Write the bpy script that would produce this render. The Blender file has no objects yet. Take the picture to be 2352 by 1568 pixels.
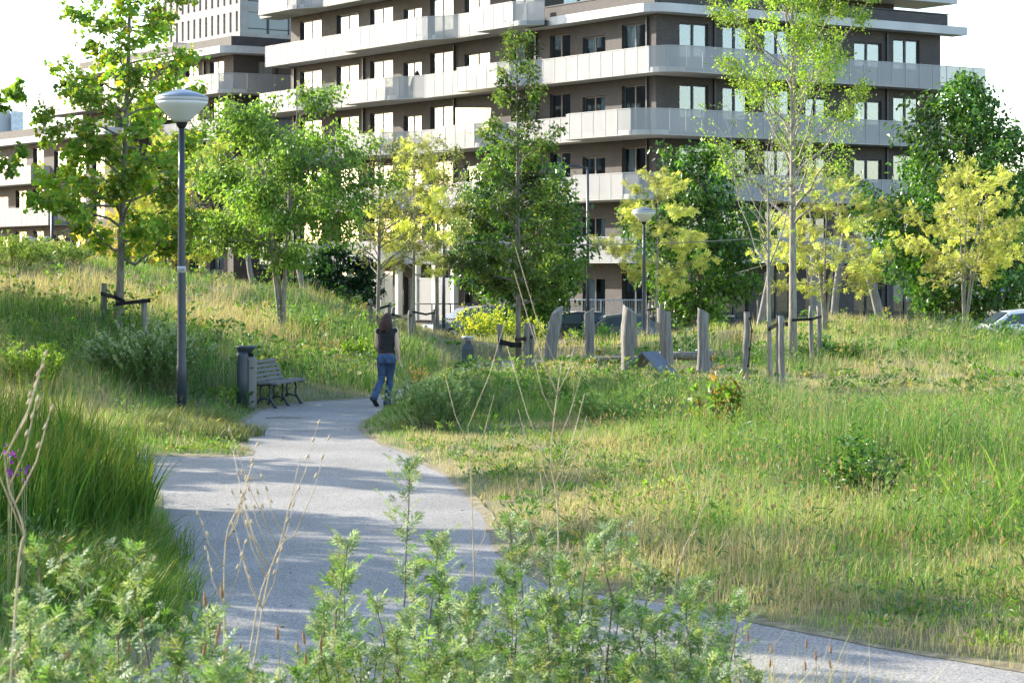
import bpy, math, random
import numpy as np
from mathutils import Vector, Matrix
from mathutils.geometry import tessellate_polygon

random.seed(11)
R = np.random.default_rng(11)
SC = bpy.context.scene
COL = SC.collection

# ------------------------------------------------------------------ camera, sky, sun, exposure
F, CX, HY, ZC = 5283.0, 1176.0, 615.0, 2.5        # focal length and horizon in pixels of a 2352-wide picture; eye height
cam_d = bpy.data.cameras.new('camera')
cam = bpy.data.objects.new('camera', cam_d); COL.objects.link(cam); SC.camera = cam
cam.location = (0, 0, ZC); cam.rotation_euler = (math.radians(90), 0, 0)
cam_d.sensor_width = 36.0; cam_d.lens = 36.0 * F / 2352.0
cam_d.shift_y = -(784 - HY) / 2352.0
cam_d.clip_start = 0.1; cam_d.clip_end = 3000
cam_d.dof.use_dof = True; cam_d.dof.focus_distance = 38.0; cam_d.dof.aperture_fstop = 13.0

SUN_EL = 24.0
SUN_H = (-0.87, 0.49)
w = bpy.data.worlds.new('World'); SC.world = w; w.use_nodes = True
nt = w.node_tree; bg = nt.nodes['Background']
sky = nt.nodes.new('ShaderNodeTexSky'); sky.sky_type = 'NISHITA'; sky.sun_disc = False
sky.sun_elevation = math.radians(SUN_EL); sky.sun_rotation = math.atan2(SUN_H[0], SUN_H[1])
sky.air_density = 1.0; sky.dust_density = 1.0; sky.ozone_density = 1.2
nt.links.new(sky.outputs[0], bg.inputs[0]); bg.inputs[1].default_value = 0.15
sl = bpy.data.lights.new('sun', 'SUN'); sun = bpy.data.objects.new('sun', sl); COL.objects.link(sun)
sl.energy = 3.7; sl.angle = math.radians(0.5); sl.color = (1.0, 0.92, 0.79)
ce = math.cos(math.radians(SUN_EL))
sdir = Vector((SUN_H[0] * ce, SUN_H[1] * ce, math.sin(math.radians(SUN_EL))))
sun.rotation_euler = (-sdir).to_track_quat('-Z', 'Y').to_euler(); sun.location = sdir * 60
SC.view_settings.view_transform = 'Standard'; SC.view_settings.look = 'None'
SC.view_settings.exposure = 1.78; SC.view_settings.gamma = 1.0; SC.view_settings.use_curve_mapping = False
SC.cycles.max_bounces = 6; SC.cycles.diffuse_bounces = 3; SC.cycles.glossy_bounces = 3
SC.cycles.transmission_bounces = 4; SC.cycles.transparent_max_bounces = 8
SC.cycles.use_denoising = True

def px(xd, yd, Y): return np.array(((xd - CX) / F * Y, Y, ZC - (yd - HY) / F * Y))
def gpx(xd, yd):
    Y = ZC * F / (yd - HY); return ((xd - CX) / F * Y, Y)

# ------------------------------------------------------------------ object helpers
def tag(o, label=None, cat=None, group=None, kind=None):
    if label: o['label'] = label
    if cat: o['category'] = cat
    if group: o['group'] = group
    if kind: o['kind'] = kind
    return o

def empty(name, loc=(0, 0, 0), rz=0.0):
    o = bpy.data.objects.new(name, None); COL.objects.link(o)
    o.location = loc; o.rotation_euler = (0, 0, rz); o.empty_display_size = 0.2
    return o

def link(name, me, parent=None):
    o = bpy.data.objects.new(name, me); COL.objects.link(o)
    if parent is not None: o.parent = parent
    return o

def raw_mesh(name, V, faces, mats, mi=None, col=None, smooth=False):
    me = bpy.data.meshes.new(name)
    V = np.asarray(V, dtype=np.float32)
    faces = [np.asarray(f, dtype=np.int32) for f in faces if len(f)]
    me.vertices.add(len(V)); me.vertices.foreach_set('co', V.ravel())
    lo = np.concatenate([f.ravel() for f in faces]); tot = np.concatenate([np.full(len(f), f.shape[1], np.int32) for f in faces])
    st = np.concatenate([[0], np.cumsum(tot)[:-1]]).astype(np.int32)
    me.loops.add(len(lo)); me.loops.foreach_set('vertex_index', lo)
    me.polygons.add(len(tot)); me.polygons.foreach_set('loop_start', st); me.polygons.foreach_set('loop_total', tot)
    if mi is not None: me.polygons.foreach_set('material_index', np.asarray(mi, np.int32))
    if smooth is False: me.polygons.foreach_set('use_smooth', np.zeros(len(tot), bool))
    elif smooth is True: me.polygons.foreach_set('use_smooth', np.ones(len(tot), bool))
    else: me.polygons.foreach_set('use_smooth', np.asarray(smooth, bool))
    for m in (mats if isinstance(mats, (list, tuple)) else [mats]): me.materials.append(m)
    if col is not None:
        a = me.color_attributes.new('Col', 'FLOAT_COLOR', 'POINT')
        c = np.ones((len(V), 4), np.float32); c[:, :3] = col
        a.data.foreach_set('color', c.ravel())
    me.update(calc_edges=True)
    return me

class MB:
    """collects shapes; build() links them as one mesh object"""
    def __init__(s): s.v = []; s.f = []; s.m = []; s.c = []; s.s = []; s.n = 0
    def add(s, V, faces, mi=0, col=None, smooth=False):
        V = np.asarray(V, float).reshape(-1, 3)
        if not isinstance(faces, list): faces = [faces]
        for f in faces:
            f = np.asarray(f, int)
            if f.size == 0: continue
            s.f.append(f + s.n); s.m.append(np.full(len(f), mi)); s.s.append(np.full(len(f), smooth))
        s.v.append(V); s.n += len(V)
        c = np.ones((len(V), 3)) if col is None else np.broadcast_to(np.asarray(col, float), (len(V), 3))
        s.c.append(c); return s
    def box(s, c, size, rz=0.0, mi=0, M=None):
        a = np.array([[x, y, z] for x in (-.5, .5) for y in (-.5, .5) for z in (-.5, .5)]) * np.asarray(size)
        if rz: cs, sn = math.cos(rz), math.sin(rz); a = a @ np.array([[cs, sn, 0], [-sn, cs, 0], [0, 0, 1]])
        if M is not None: a = a @ np.asarray(M).T
        return s.add(a + np.asarray(c, float), np.array([[0, 1, 3, 2], [4, 6, 7, 5], [0, 4, 5, 1], [2, 3, 7, 6], [0, 2, 6, 4], [1, 5, 7, 3]]), mi)
    def bar(s, p, q, wdt, hgt, mi=0):
        p = np.asarray(p, float); q = np.asarray(q, float); d = q - p; L = np.linalg.norm(d); d /= L
        up = np.array([0, 0, 1.0]) if abs(d[2]) < .95 else np.array([0, 1.0, 0])
        x = np.cross(d, up); x /= np.linalg.norm(x); y = np.cross(x, d)
        return s.box((p + q) / 2, (L, wdt, hgt), M=np.stack([d, x, y], 1), mi=mi)
    def tube(s, P, r, k=6, mi=0, col=None, cap=True, smooth=True, jit=None):
        P = np.asarray(P, float); n = len(P); r = np.broadcast_to(np.asarray(r, float), (n,))
        T = np.gradient(P, axis=0); T /= np.linalg.norm(T, axis=1)[:, None] + 1e-9
        ref = np.array([1.0, 0.13, 0]) if abs(T[:, 2]).mean() > .7 else np.array([0.05, 0.1, 1.0])
        A = np.cross(T, ref); A /= np.linalg.norm(A, axis=1)[:, None] + 1e-9; B = np.cross(T, A)
        th = np.arange(k) * 2 * math.pi / k
        rr = r[:, None] * (np.ones((n, k)) if jit is None else jit)
        V = P[:, None] + rr[..., None] * (np.cos(th)[None, :, None] * A[:, None] + np.sin(th)[None, :, None] * B[:, None])
        i = np.arange(n - 1)[:, None] * k; j = np.arange(k)[None]; j2 = (j + 1) % k
        q = np.stack([i + j, i + j2, i + k + j2, i + k + j], -1).reshape(-1, 4)
        fs = [q]
        if cap: fs += [np.arange(k)[::-1][None], (np.arange(k) + (n - 1) * k)[None]]
        if col is not None and np.ndim(col) == 2: col = np.repeat(col, k, 0)
        return s.add(V, fs, mi, col, smooth)
    def loft(s, rings, mi=0, cap=True, smooth=True):
        rings = np.asarray(rings, float); n, k = rings.shape[:2]
        i = np.arange(n - 1)[:, None] * k; j = np.arange(k)[None]; j2 = (j + 1) % k
        fs = [np.stack([i + j, i + j2, i + k + j2, i + k + j], -1).reshape(-1, 4)]
        if cap: fs += [np.arange(k)[::-1][None], (np.arange(k) + (n - 1) * k)[None]]
        return s.add(rings.reshape(-1, 3), fs, mi, None, smooth)
    def lathe(s, prof, c=(0, 0, 0), n=24, mi=0, smooth=True):
        th = np.arange(n) * 2 * math.pi / n
        return s.loft([[(c[0] + r * math.cos(t), c[1] + r * math.sin(t), c[2] + z) for t in th] for r, z in prof], mi, True, smooth)
    def prism(s, poly, z0, z1, mi=0):
        """upright prism over a polygon of (x, y)"""
        n = len(poly); P = [Vector((p[0], p[1], 0)) for p in poly]
        t = np.array(tessellate_polygon([P])); V = [(p[0], p[1], z0) for p in poly] + [(p[0], p[1], z1) for p in poly]
        a = np.array([poly[k] for k in t[0]]); 
        cr = (a[1][0]-a[0][0])*(a[2][1]-a[0][1])-(a[1][1]-a[0][1])*(a[2][0]-a[0][0])
        if cr < 0: t = t[:, ::-1]
        i = np.arange(n); j = (i + 1) % n
        return s.add(V, [t + n, t[:, ::-1], np.stack([i, j, j + n, i + n], 1)], mi)
    def build(s, name, mats, parent=None, col=False):
        me = raw_mesh(name, np.concatenate(s.v), s.f, mats, np.concatenate(s.m), np.concatenate(s.c) if col else None, np.concatenate(s.s))
        return link(name, me, parent)

def copy_tree(o, parent=None):
    c = o.copy(); COL.objects.link(c); c.parent = parent
    for ch in list(o.children): copy_tree(ch, c)
    return c

# ------------------------------------------------------------------ materials (all procedural)
def new_mat(name):
    m = bpy.data.materials.new(name); m.use_nodes = True
    t = m.node_tree; return m, t, t.nodes['Principled BSDF'], t.nodes['Material Output']

def noise_mat(name, c1, c2, scale=3.0, rough=.7, metal=0.0, bump=0.0, detail=6.0, stretch=None, spec=.5, lo=.35, hi=.65, bscale=None):
    m, t, b, out = new_mat(name)
    tc = t.nodes.new('ShaderNodeTexCoord'); n = t.nodes.new('ShaderNodeTexNoise')
    n.inputs['Scale'].default_value = scale; n.inputs['Detail'].default_value = detail
    src = tc.outputs['Object']
    if stretch:
        mp = t.nodes.new('ShaderNodeMapping'); mp.inputs['Scale'].default_value = stretch
        t.links.new(src, mp.inputs[0]); src = mp.outputs[0]
    t.links.new(src, n.inputs['Vector'])
    r = t.nodes.new('ShaderNodeValToRGB'); r.color_ramp.elements[0].position = lo; r.color_ramp.elements[1].position = hi
    r.color_ramp.elements[0].color = (*c1, 1); r.color_ramp.elements[1].color = (*c2, 1)
    t.links.new(n.outputs['Fac'], r.inputs[0]); t.links.new(r.outputs[0], b.inputs['Base Color'])
    b.inputs['Roughness'].default_value = rough; b.inputs['Metallic'].default_value = metal
    b.inputs['Specular IOR Level'].default_value = spec
    if bump:
        bn = n
        if bscale:
            bn = t.nodes.new('ShaderNodeTexNoise'); bn.inputs['Scale'].default_value = bscale; bn.inputs['Detail'].default_value = 4
            t.links.new(src, bn.inputs['Vector'])
        bp = t.nodes.new('ShaderNodeBump'); bp.inputs['Strength'].default_value = bump; bp.inputs['Distance'].default_value = .02
        t.links.new(bn.outputs['Fac'], bp.inputs['Height']); t.links.new(bp.outputs[0], b.inputs['Normal'])
    return m

def leaf_mat(name, transl=.4, rough=.45, spec=.5, tint=(1.25, 1.15, .55)):
    m, t, b, out = new_mat(name)
    a = t.nodes.new('ShaderNodeAttribute'); a.attribute_name = 'Col'
    t.links.new(a.outputs['Color'], b.inputs['Base Color'])
    b.inputs['Roughness'].default_value = rough; b.inputs['Specular IOR Level'].default_value = spec
    mul = t.nodes.new('ShaderNodeMix'); mul.data_type = 'RGBA'; mul.blend_type = 'MULTIPLY'; mul.inputs[0].default_value = 1
    mul.inputs[7].default_value = (*tint, 1); t.links.new(a.outputs['Color'], mul.inputs[6])
    tr = t.nodes.new('ShaderNodeBsdfTranslucent'); t.links.new(mul.outputs[2], tr.inputs[0])
    mx = t.nodes.new('ShaderNodeMixShader'); mx.inputs[0].default_value = transl
    t.links.new(b.outputs[0], mx.inputs[1]); t.links.new(tr.outputs[0], mx.inputs[2]); t.links.new(mx.outputs[0], out.inputs[0])
    return m

def brick_mat(name, c1, c2, mortar, scale=1.0):
    m, t, b, out = new_mat(name)
    tc = t.nodes.new('ShaderNodeTexCoord'); sp = t.nodes.new('ShaderNodeSeparateXYZ'); t.links.new(tc.outputs['Object'], sp.inputs[0])
    ad = t.nodes.new('ShaderNodeMath'); ad.operation = 'ADD'; t.links.new(sp.outputs[0], ad.inputs[0]); t.links.new(sp.outputs[1], ad.inputs[1])
    cb = t.nodes.new('ShaderNodeCombineXYZ'); t.links.new(ad.outputs[0], cb.inputs[0]); t.links.new(sp.outputs[2], cb.inputs[1])
    br = t.nodes.new('ShaderNodeTexBrick'); br.inputs['Scale'].default_value = scale
    br.inputs['Brick Width'].default_value = .22; br.inputs['Row Height'].default_value = .066; br.inputs['Mortar Size'].default_value = .008
    br.inputs['Color1'].default_value = (*c1, 1); br.inputs['Color2'].default_value = (*c2, 1); br.inputs['Mortar'].default_value = (*mortar, 1)
    t.links.new(cb.outputs[0], br.inputs['Vector'])
    n = t.nodes.new('ShaderNodeTexNoise'); n.inputs['Scale'].default_value = 1.3; t.links.new(tc.outputs['Object'], n.inputs['Vector'])
    mr = t.nodes.new('ShaderNodeMapRange'); mr.inputs[3].default_value = .7; mr.inputs[4].default_value = 1.3; t.links.new(n.outputs['Fac'], mr.inputs[0])
    mu = t.nodes.new('ShaderNodeMix'); mu.data_type = 'RGBA'; mu.blend_type = 'MULTIPLY'; mu.inputs[0].default_value = 1
    t.links.new(br.outputs['Color'], mu.inputs[6]); t.links.new(mr.outputs[0], mu.inputs[7]); t.links.new(mu.outputs[2], b.inputs['Base Color'])
    b.inputs['Roughness'].default_value = .75
    return m

def glass_mat(name, tint=(.8, .87, .9), ior=1.9):
    m, t, b, out = new_mat(name); t.nodes.remove(b)
    tr = t.nodes.new('ShaderNodeBsdfTransparent'); tr.inputs[0].default_value = (*tint, 1)
    gl = t.nodes.new('ShaderNodeBsdfGlossy'); gl.inputs['Roughness'].default_value = .02
    lw = t.nodes.new('ShaderNodeLayerWeight'); lw.inputs[0].default_value = .5; fr = t.nodes.new('ShaderNodeMapRange'); fr.inputs[3].default_value = .05; fr.inputs[4].default_value = .5; t.links.new(lw.outputs['Facing'], fr.inputs[0])
    mx = t.nodes.new('ShaderNodeMixShader'); t.links.new(fr.outputs[0], mx.inputs[0]); t.links.new(tr.outputs[0], mx.inputs[1]); t.links.new(gl.outputs[0], mx.inputs[2])
    t.links.new(mx.outputs[0], out.inputs[0]); return m

def mesh_metal_mat(name, col, opac):
    """perforated sheet seen from so far that the holes read as an even see-through tone"""
    m, t, b, out = new_mat(name)
    b.inputs['Base Color'].default_value = (*col, 1); b.inputs['Roughness'].default_value = .45; b.inputs['Metallic'].default_value = .15
    tr = t.nodes.new('ShaderNodeBsdfTransparent')
    mx = t.nodes.new('ShaderNodeMixShader'); mx.inputs[0].default_value = opac; t.links.new(tr.outputs[0], mx.inputs[1]); t.links.new(b.outputs[0], mx.inputs[2])
    t.links.new(mx.outputs[0], out.inputs[0]); return m

M = {}
M['leaf'] = leaf_mat('leaf', .56, .4, .5, (1.2, 1.2, .55))
M['leaf_gloss'] = leaf_mat('glossy_leaf', .46, .3, .6)
M['leaf_yellow'] = leaf_mat('yellow_leaf', .5, .55, .3, (1.1, 1.1, .6))
M['grass'] = leaf_mat('grass_blade', .42, .6, .25, (1.08, 1.14, .6))
M['weed'] = leaf_mat('weed_leaf', .44, .5, .35, (1.2, 1.15, .6))
M['bark'] = noise_mat('bark', (.10, .085, .065), (.24, .21, .17), 9, .85, bump=.6, stretch=(3, 3, .6))
M['bark_pale'] = noise_mat('pale_bark', (.17, .155, .12), (.34, .30, .24), 9, .85, bump=.5, stretch=(3, 3, .6))
M['stem'] = noise_mat('weed_stem', (.07, .045, .03), (.14, .10, .05), 20, .7)
M['dry'] = noise_mat('dry_stalk', (.34, .26, .16), (.5, .41, .27), 25, .8)
M['post'] = noise_mat('weathered_post', (.11, .10, .085), (.25, .23, .195), 5, .85, bump=.5, stretch=(6, 6, .5))
M['robinia'] = noise_mat('grey_robinia_wood', (.115, .107, .097), (.245, .23, .21), 4, .8, bump=.5, stretch=(7, 7, .45))
M['rubber'] = noise_mat('black_rubber', (.010, .010, .011), (.022, .022, .024), 12, .85, spec=.2)
M['lamp_paint'] = noise_mat('anthracite_paint', (.022, .030, .042), (.033, .042, .058), 2, .42, spec=.5)
M['steel'] = noise_mat('galvanised_steel', (.35, .38, .41), (.5, .53, .56), 4, .45, .7)
M['bluesteel'] = noise_mat('blue_grey_steel_plate', (.045, .06, .09), (.08, .10, .135), 3, .4, .3)
M['white'] = noise_mat('white_fascia', (.40, .40, .395), (.48, .48, .475), .8, .6)
M['concrete'] = noise_mat('balcony_concrete', (.33, .32, .30), (.42, .41, .39), .7, .8)
M['panel'] = mesh_metal_mat('perforated_white_metal', (.32, .325, .33), .6)
M['brick'] = brick_mat('grey_brown_brick', (.050, .042, .038), (.074, .062, .055), (.036, .031, .028))
M['brick_pale'] = brick_mat('pale_brick', (.27, .255, .24), (.32, .30, .285), (.22, .21, .20))
M['frame'] = noise_mat('dark_window_frame', (.016, .019, .023), (.024, .028, .032), 2, .45)
M['glass'] = glass_mat('window_glass')
M['curtain'] = noise_mat('curtain_fabric', (.40, .40, .38), (.55, .55, .53), 2.5, .9, stretch=(8, 8, .2))
M['blind'] = noise_mat('roller_blind', (.30, .31, .31), (.42, .42, .41), 1.2, .9)
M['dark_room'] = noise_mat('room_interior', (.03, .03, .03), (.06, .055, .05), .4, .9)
M['cream'] = noise_mat('cream_render', (.6, .56, .46), (.7, .66, .56), .6, .8)
M['roofing'] = noise_mat('dark_roof_edge', (.03, .03, .03), (.05, .048, .045), 1, .7)

# ------------------------------------------------------------------ terrain
def vnoise(x, y, sc, seed=0):
    g = np.random.default_rng(seed).random((64, 64))
    x = np.asarray(x) / sc + 1000; y = np.asarray(y) / sc + 1000
    xi = np.floor(x).astype(int); yi = np.floor(y).astype(int); fx = x - xi; fy = y - yi
    fx = fx * fx * (3 - 2 * fx); fy = fy * fy * (3 - 2 * fy)
    a = g[xi % 64, yi % 64]; b = g[(xi + 1) % 64, yi % 64]; c = g[xi % 64, (yi + 1) % 64]; d = g[(xi + 1) % 64, (yi + 1) % 64]
    return (a * (1 - fx) + b * fx) * (1 - fy) + (c * (1 - fx) + d * fx) * fy
def sstep(a, b, x):
    t = np.clip((np.asarray(x, float) - a) / (b - a), 0, 1); return t * t * (3 - 2 * t)

def smooth_line(P, n=6, closed=False):
    P = np.asarray(P, float); out = []; m = len(P)
    for i in range(m if closed else m - 1):
        p0 = P[(i - 1) % m] if closed or i > 0 else P[0]; p1 = P[i]; p2 = P[(i + 1) % m]; p3 = P[(i + 2) % m] if closed or i + 2 < m else P[-1]
        for k in range(n):
            t = k / n
            out.append(.5 * ((2 * p1) + (-p0 + p2) * t + (2 * p0 - 5 * p1 + 4 * p2 - p3) * t * t + (-p0 + 3 * p1 - 3 * p2 + p3) * t ** 3))
    if not closed: out.append(P[-1])
    return np.array(out)

right_edge = [(6.2, 62.2), (2.0, 60.6), (0.2, 57.5), (-1.1, 51.5), (-2.05, 45.5), (-2.28, 39.4), (-2.40, 36.7), (-2.24, 34.8), (-1.83, 32.6), (-1.37, 30.7), (-.69, 26.95),
              (-.29, 23.4), (-.14, 20.8), (.02, 19.2), (.4, 18.0), (1.18, 17.1), (1.63, 16.4), (2.13, 15.55), (2.61, 14.9), (3.18, 14.25), (4.6, 12.9), (8.0, 10.6)]
near_edge = [(5.5, 7.2), (3.0, 9.6), (1.5, 11.6), (0, 12.5), (-1.4, 12.2), (-2.8, 11.2)]
left_edge = [(-3.3, 11.6), (-2.35, 13.9), (-2.24, 15.3), (-2.44, 16.8), (-2.9, 19.6), (-3.55, 23.4), (-4.3, 26.3), (-6.0, 27.6), (-9.5, 28.0)]
branch_top = [(-9.5, 31.4), (-7.0, 31.2), (-5.1, 30.7), (-3.9, 30.35), (-3.5, 30.6)]
upper_edge = [(-3.52, 31.2), (-3.9, 33.4), (-4.25, 35.7), (-4.4, 38.5), (-4.40, 40.9), (-3.92, 42.6), (-2.75, 44.2), (-2.35, 47.5), (-1.9, 52.5), (-.75, 60), (1.4, 62.6), (6.2, 64.3)]
PATH = np.concatenate([smooth_line(right_edge, 6), smooth_line(near_edge, 4), smooth_line(left_edge, 6), smooth_line(branch_top, 5), smooth_line(upper_edge, 6)])
_j = vnoise(PATH[:, 0] * 9, PATH[:, 1] * 9, 3.1, 3) - .5
_t = np.roll(PATH, -1, 0) - np.roll(PATH, 1, 0); _t /= np.linalg.norm(_t, axis=1)[:, None] + 1e-6
PATH = PATH + np.stack([-_t[:, 1], _t[:, 0]], 1) * (_j * .05)[:, None]

def inside(poly, x, y):
    r = np.zeros(np.shape(x), bool); n = len(poly)
    for i in range(n):
        x1, y1 = poly[i]; x2, y2 = poly[(i + 1) % n]
        if y1 == y2: continue
        r ^= ((y1 > y) != (y2 > y)) & (x < (x2 - x1) * (y - y1) / (y2 - y1) + x1)
    return r
def dist_path(x, y):
    x = np.asarray(x, float); y = np.asarray(y, float); d = np.full(x.shape, 1e9)
    for i in range(len(PATH)):
        x1, y1 = PATH[i]; x2, y2 = PATH[(i + 1) % len(PATH)]
        dx, dy = x2 - x1, y2 - y1; L = dx * dx + dy * dy + 1e-9
        t = np.clip(((x - x1) * dx + (y - y1) * dy) / L, 0, 1)
        d = np.minimum(d, (x - x1 - t * dx) ** 2 + (y - y1 - t * dy) ** 2)
    d = np.sqrt(d); return np.where(inside(PATH, x, y), -d, d)

ctrl = []
def cz(x, y, z): ctrl.append((x, y, z))
def cp(xd, yd, Y): p = px(xd, yd, Y); ctrl.append(tuple(p))
for x in (-30, -8, -4, 0, 1.6):
    cz(x, -10, 1.0); cz(x, 2, .98); cz(x, 6, .88); cz(x, 9, .55)
for x in (4, 8, 30): cz(x, -10, 1.0); cz(x, 2, .9); cz(x, 5, .6)
for x in (3, 5): cz(x, 8, .12); cz(x, 10, .02)

for x in (-2.5, 0): cz(x, 11.4, .12)
cz(2.6, 11.4, .0)
for x, y in ((-6, 14), (-9, 18)): cz(x, y, .45)
cz(-4.4, 21, .28); cz(-6, 24, .4); cz(-5, 18, .35); cz(-14, 22, .9); cz(-3.6, 17, .12)
for x, y in ((-6, 29), (-9, 29.5), (-14, 30)): cz(x, y, .02)
# hill on the far side of the branch path
cp(0, 565, 62); cp(-300, 540, 62); cp(150, 600, 62); cp(350, 650, 60); cp(500, 672, 60); cp(680, 668, 62); cp(800, 708, 62); cp(865, 772, 60)
cp(0, 700, 50); cp(-300, 690, 50); cp(270, 757, 46); cp(500, 770, 49); cp(645, 775, 52); cp(750, 850, 48); cp(760, 885, 45); cp(930, 850, 49); cp(960, 805, 58)
cp(130, 900, 37); cp(0, 870, 37); cp(-200, 870, 37); cp(420, 966, 37.5); cp(480, 905, 41); cp(330, 945, 38); cp(-400, 640, 75)
for xd in (-300, 0, 350, 680): cp(xd, HY + .9 * F / 74, 74)
for xd in (-600, 0, 400, 800): cp(xd, HY + 3.0 * F / 92, 92)
# right-hand lawn and low mound
for x, y, z in ((1, 24, .05), (2.5, 20, .06), (4, 17, .12), (6, 16, .2), (8, 14, .1), (3, 28, .16), (5, 27.5, .12), (7.6, 26.5, -.5), (6.4, 23.5, -.3), (8.8, 23, -.4), (1, 32, .03), (4, 34, .08), (8, 34, .05),
                (0.2, 38, .06), (3, 40, .05), (7, 42, .02), (11, 42, 0), (1, 46, .02), (4, 50, .0), (8, 52, .05), (13, 52, .1), (14, 30, 0), (20, 40, .1)): cz(x, y, z)
cp(1950, 745, 72); cp(1750, 757, 70); cp(2140, 772, 70); cp(2270, 795, 72); cp(2400, 792, 72); cp(2600, 785, 74); cp(1640, 765, 67); cp(1850, 800, 60); cp(2200, 790, 62); cp(1650, 830, 57); cp(2352, 800, 60)
for x in (-2, 2, 6): cz(x, 68, -.05); cz(x, 80, -.5)
for x in (10, 16, 24): cz(x, 86, -.5)
for x in (-60, -30, -10, 5, 20, 60):
    cz(x, 96, -.55); cz(x, 120, -.5); cz(x, 170, -.5)
cz(-40, 60, 3.2); cz(-30, 45, 2.2); cz(-60, 100, -.5); cz(45, 60, .8); cz(45, 20, .5); cz(-40, 10, 1.2)
ctrl = np.array(ctrl)
def _phi(r): return np.sqrt(r * r + .8)
_n = len(ctrl); _D = np.linalg.norm(ctrl[:, None, :2] - ctrl[None, :, :2], axis=2)
_A = _phi(_D) - np.eye(_n) * .15
_W = np.linalg.solve(np.block([[_A, np.ones((_n, 1))], [np.ones((1, _n)), np.zeros((1, 1))]]), np.append(ctrl[:, 2], 0))
def ground_raw(x, y):
    x = np.clip(np.asarray(x, float), -60, 60); y = np.clip(np.asarray(y, float), -10, 170)
    z = np.full(x.shape, _W[-1])
    for i in range(_n): z = z + _W[i] * _phi(np.hypot(x - ctrl[i, 0], y - ctrl[i, 1]))
    return z + (vnoise(x, y, 2.3, 5) - .5) * .09 + (vnoise(x, y, .7, 6) - .5) * .03
def ground(x, y, d=None):
    x = np.atleast_1d(np.asarray(x, float)); y = np.atleast_1d(np.asarray(y, float))
    z = ground_raw(x, y)
    if d is None: d = dist_path(x, y)
    s = sstep(.0, 1.5, d); return z * s + (1 - s) * (.0 + .035 * sstep(0, .25, d) - .01 * (d < 0))
def gz(x, y): return float(ground(x, y)[0])

xs = np.concatenate([[-900, -500, -250, -150, -100, -75, -60, -50, -42, -36, -31, -27, -24, -22, -20, -18.5, -17], np.arange(-16, 16.01, .4), [17, 18.5, 20, 22, 24, 27, 31, 36, 42, 50, 60, 75, 100, 150, 250, 500, 900]])
ys = np.concatenate([[-300, -100, -40, -20, -12, -8, -5], np.arange(-3, 66, .4), np.arange(66, 100, 1.0), [102, 106, 112, 120, 130, 145, 165, 200, 260, 380, 600, 1200]])
GX, GY = np.meshgrid(xs, ys); GZ = ground(GX.ravel(), GY.ravel())
# keep the ground sheet under the paving
GZ = np.where(dist_path(GX.ravel(), GY.ravel()) < .05, -.03, GZ)
nx, ny = len(xs), len(ys); ii = (np.arange(ny - 1)[:, None] * nx + np.arange(nx - 1)[None]).ravel()
gm, t, b, out = new_mat('meadow_soil')
tc = t.nodes.new('ShaderNodeTexCoord')
n1 = t.nodes.new('ShaderNodeTexNoise'); n1.inputs['Scale'].default_value = .55; n1.inputs['Detail'].default_value = 8; t.links.new(tc.outputs['Object'], n1.inputs['Vector'])
n2 = t.nodes.new('ShaderNodeTexNoise'); n2.inputs['Scale'].default_value = 14; n2.inputs['Detail'].default_value = 6; t.links.new(tc.outputs['Object'], n2.inputs['Vector'])
r1 = t.nodes.new('ShaderNodeValToRGB'); r1.color_ramp.elements[0].position = .38; r1.color_ramp.elements[1].position = .62
r1.color_ramp.elements[0].color = (.085, .10, .03, 1); r1.color_ramp.elements[1].color = (.20, .165, .085, 1); t.links.new(n1.outputs['Fac'], r1.inputs[0])
r2 = t.nodes.new('ShaderNodeValToRGB'); r2.color_ramp.elements[0].color = (.55, .55, .55, 1); r2.color_ramp.elements[1].color = (1.35, 1.35, 1.35, 1); t.links.new(n2.outputs['Fac'], r2.inputs[0])
mu = t.nodes.new('ShaderNodeMix'); mu.data_type = 'RGBA'; mu.blend_type = 'MULTIPLY'; mu.inputs[0].default_value = 1
t.links.new(r1.outputs[0], mu.inputs[6]); t.links.new(r2.outputs[0], mu.inputs[7]); t.links.new(mu.outputs[2], b.inputs['Base Color'])
b.inputs['Roughness'].default_value = .95
g = link('ground', raw_mesh('ground', np.stack([GX.ravel(), GY.ravel(), GZ], 1), [np.stack([ii, ii + 1, ii + nx + 1, ii + nx], 1)], gm, smooth=True)); tag(g, kind='structure')

# paved path: fine light-grey aggregate
pm, t, b, out = new_mat('resin_bound_gravel')
tc = t.nodes.new('ShaderNodeTexCoord')
n1 = t.nodes.new('ShaderNodeTexNoise'); n1.inputs['Scale'].default_value = 60; n1.inputs['Detail'].default_value = 3; t.links.new(tc.outputs['Object'], n1.inputs['Vector'])
n2 = t.nodes.new('ShaderNodeTexNoise'); n2.inputs['Scale'].default_value = .8; n2.inputs['Detail'].default_value = 6; t.links.new(tc.outputs['Object'], n2.inputs['Vector'])
r1 = t.nodes.new('ShaderNodeValToRGB'); r1.color_ramp.elements[0].position = .3; r1.color_ramp.elements[1].position = .7
r1.color_ramp.elements[0].color = (.10, .095, .087, 1); r1.color_ramp.elements[1].color = (.41, .385, .35, 1); t.links.new(n1.outputs['Fac'], r1.inputs[0])
r2 = t.nodes.new('ShaderNodeValToRGB'); r2.color_ramp.elements[0].position = .3; r2.color_ramp.elements[1].position = .7
r2.color_ramp.elements[0].color = (.74, .735, .72, 1); r2.color_ramp.elements[1].color = (1.05, 1.04, 1.02, 1); t.links.new(n2.outputs['Fac'], r2.inputs[0])
mu = t.nodes.new('ShaderNodeMix'); mu.data_type = 'RGBA'; mu.blend_type = 'MULTIPLY'; mu.inputs[0].default_value = 1
t.links.new(r1.outputs[0], mu.inputs[6]); t.links.new(r2.outputs[0], mu.inputs[7]); t.links.new(mu.outputs[2], b.inputs['Base Color'])
b.inputs['Roughness'].default_value = .85
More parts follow.
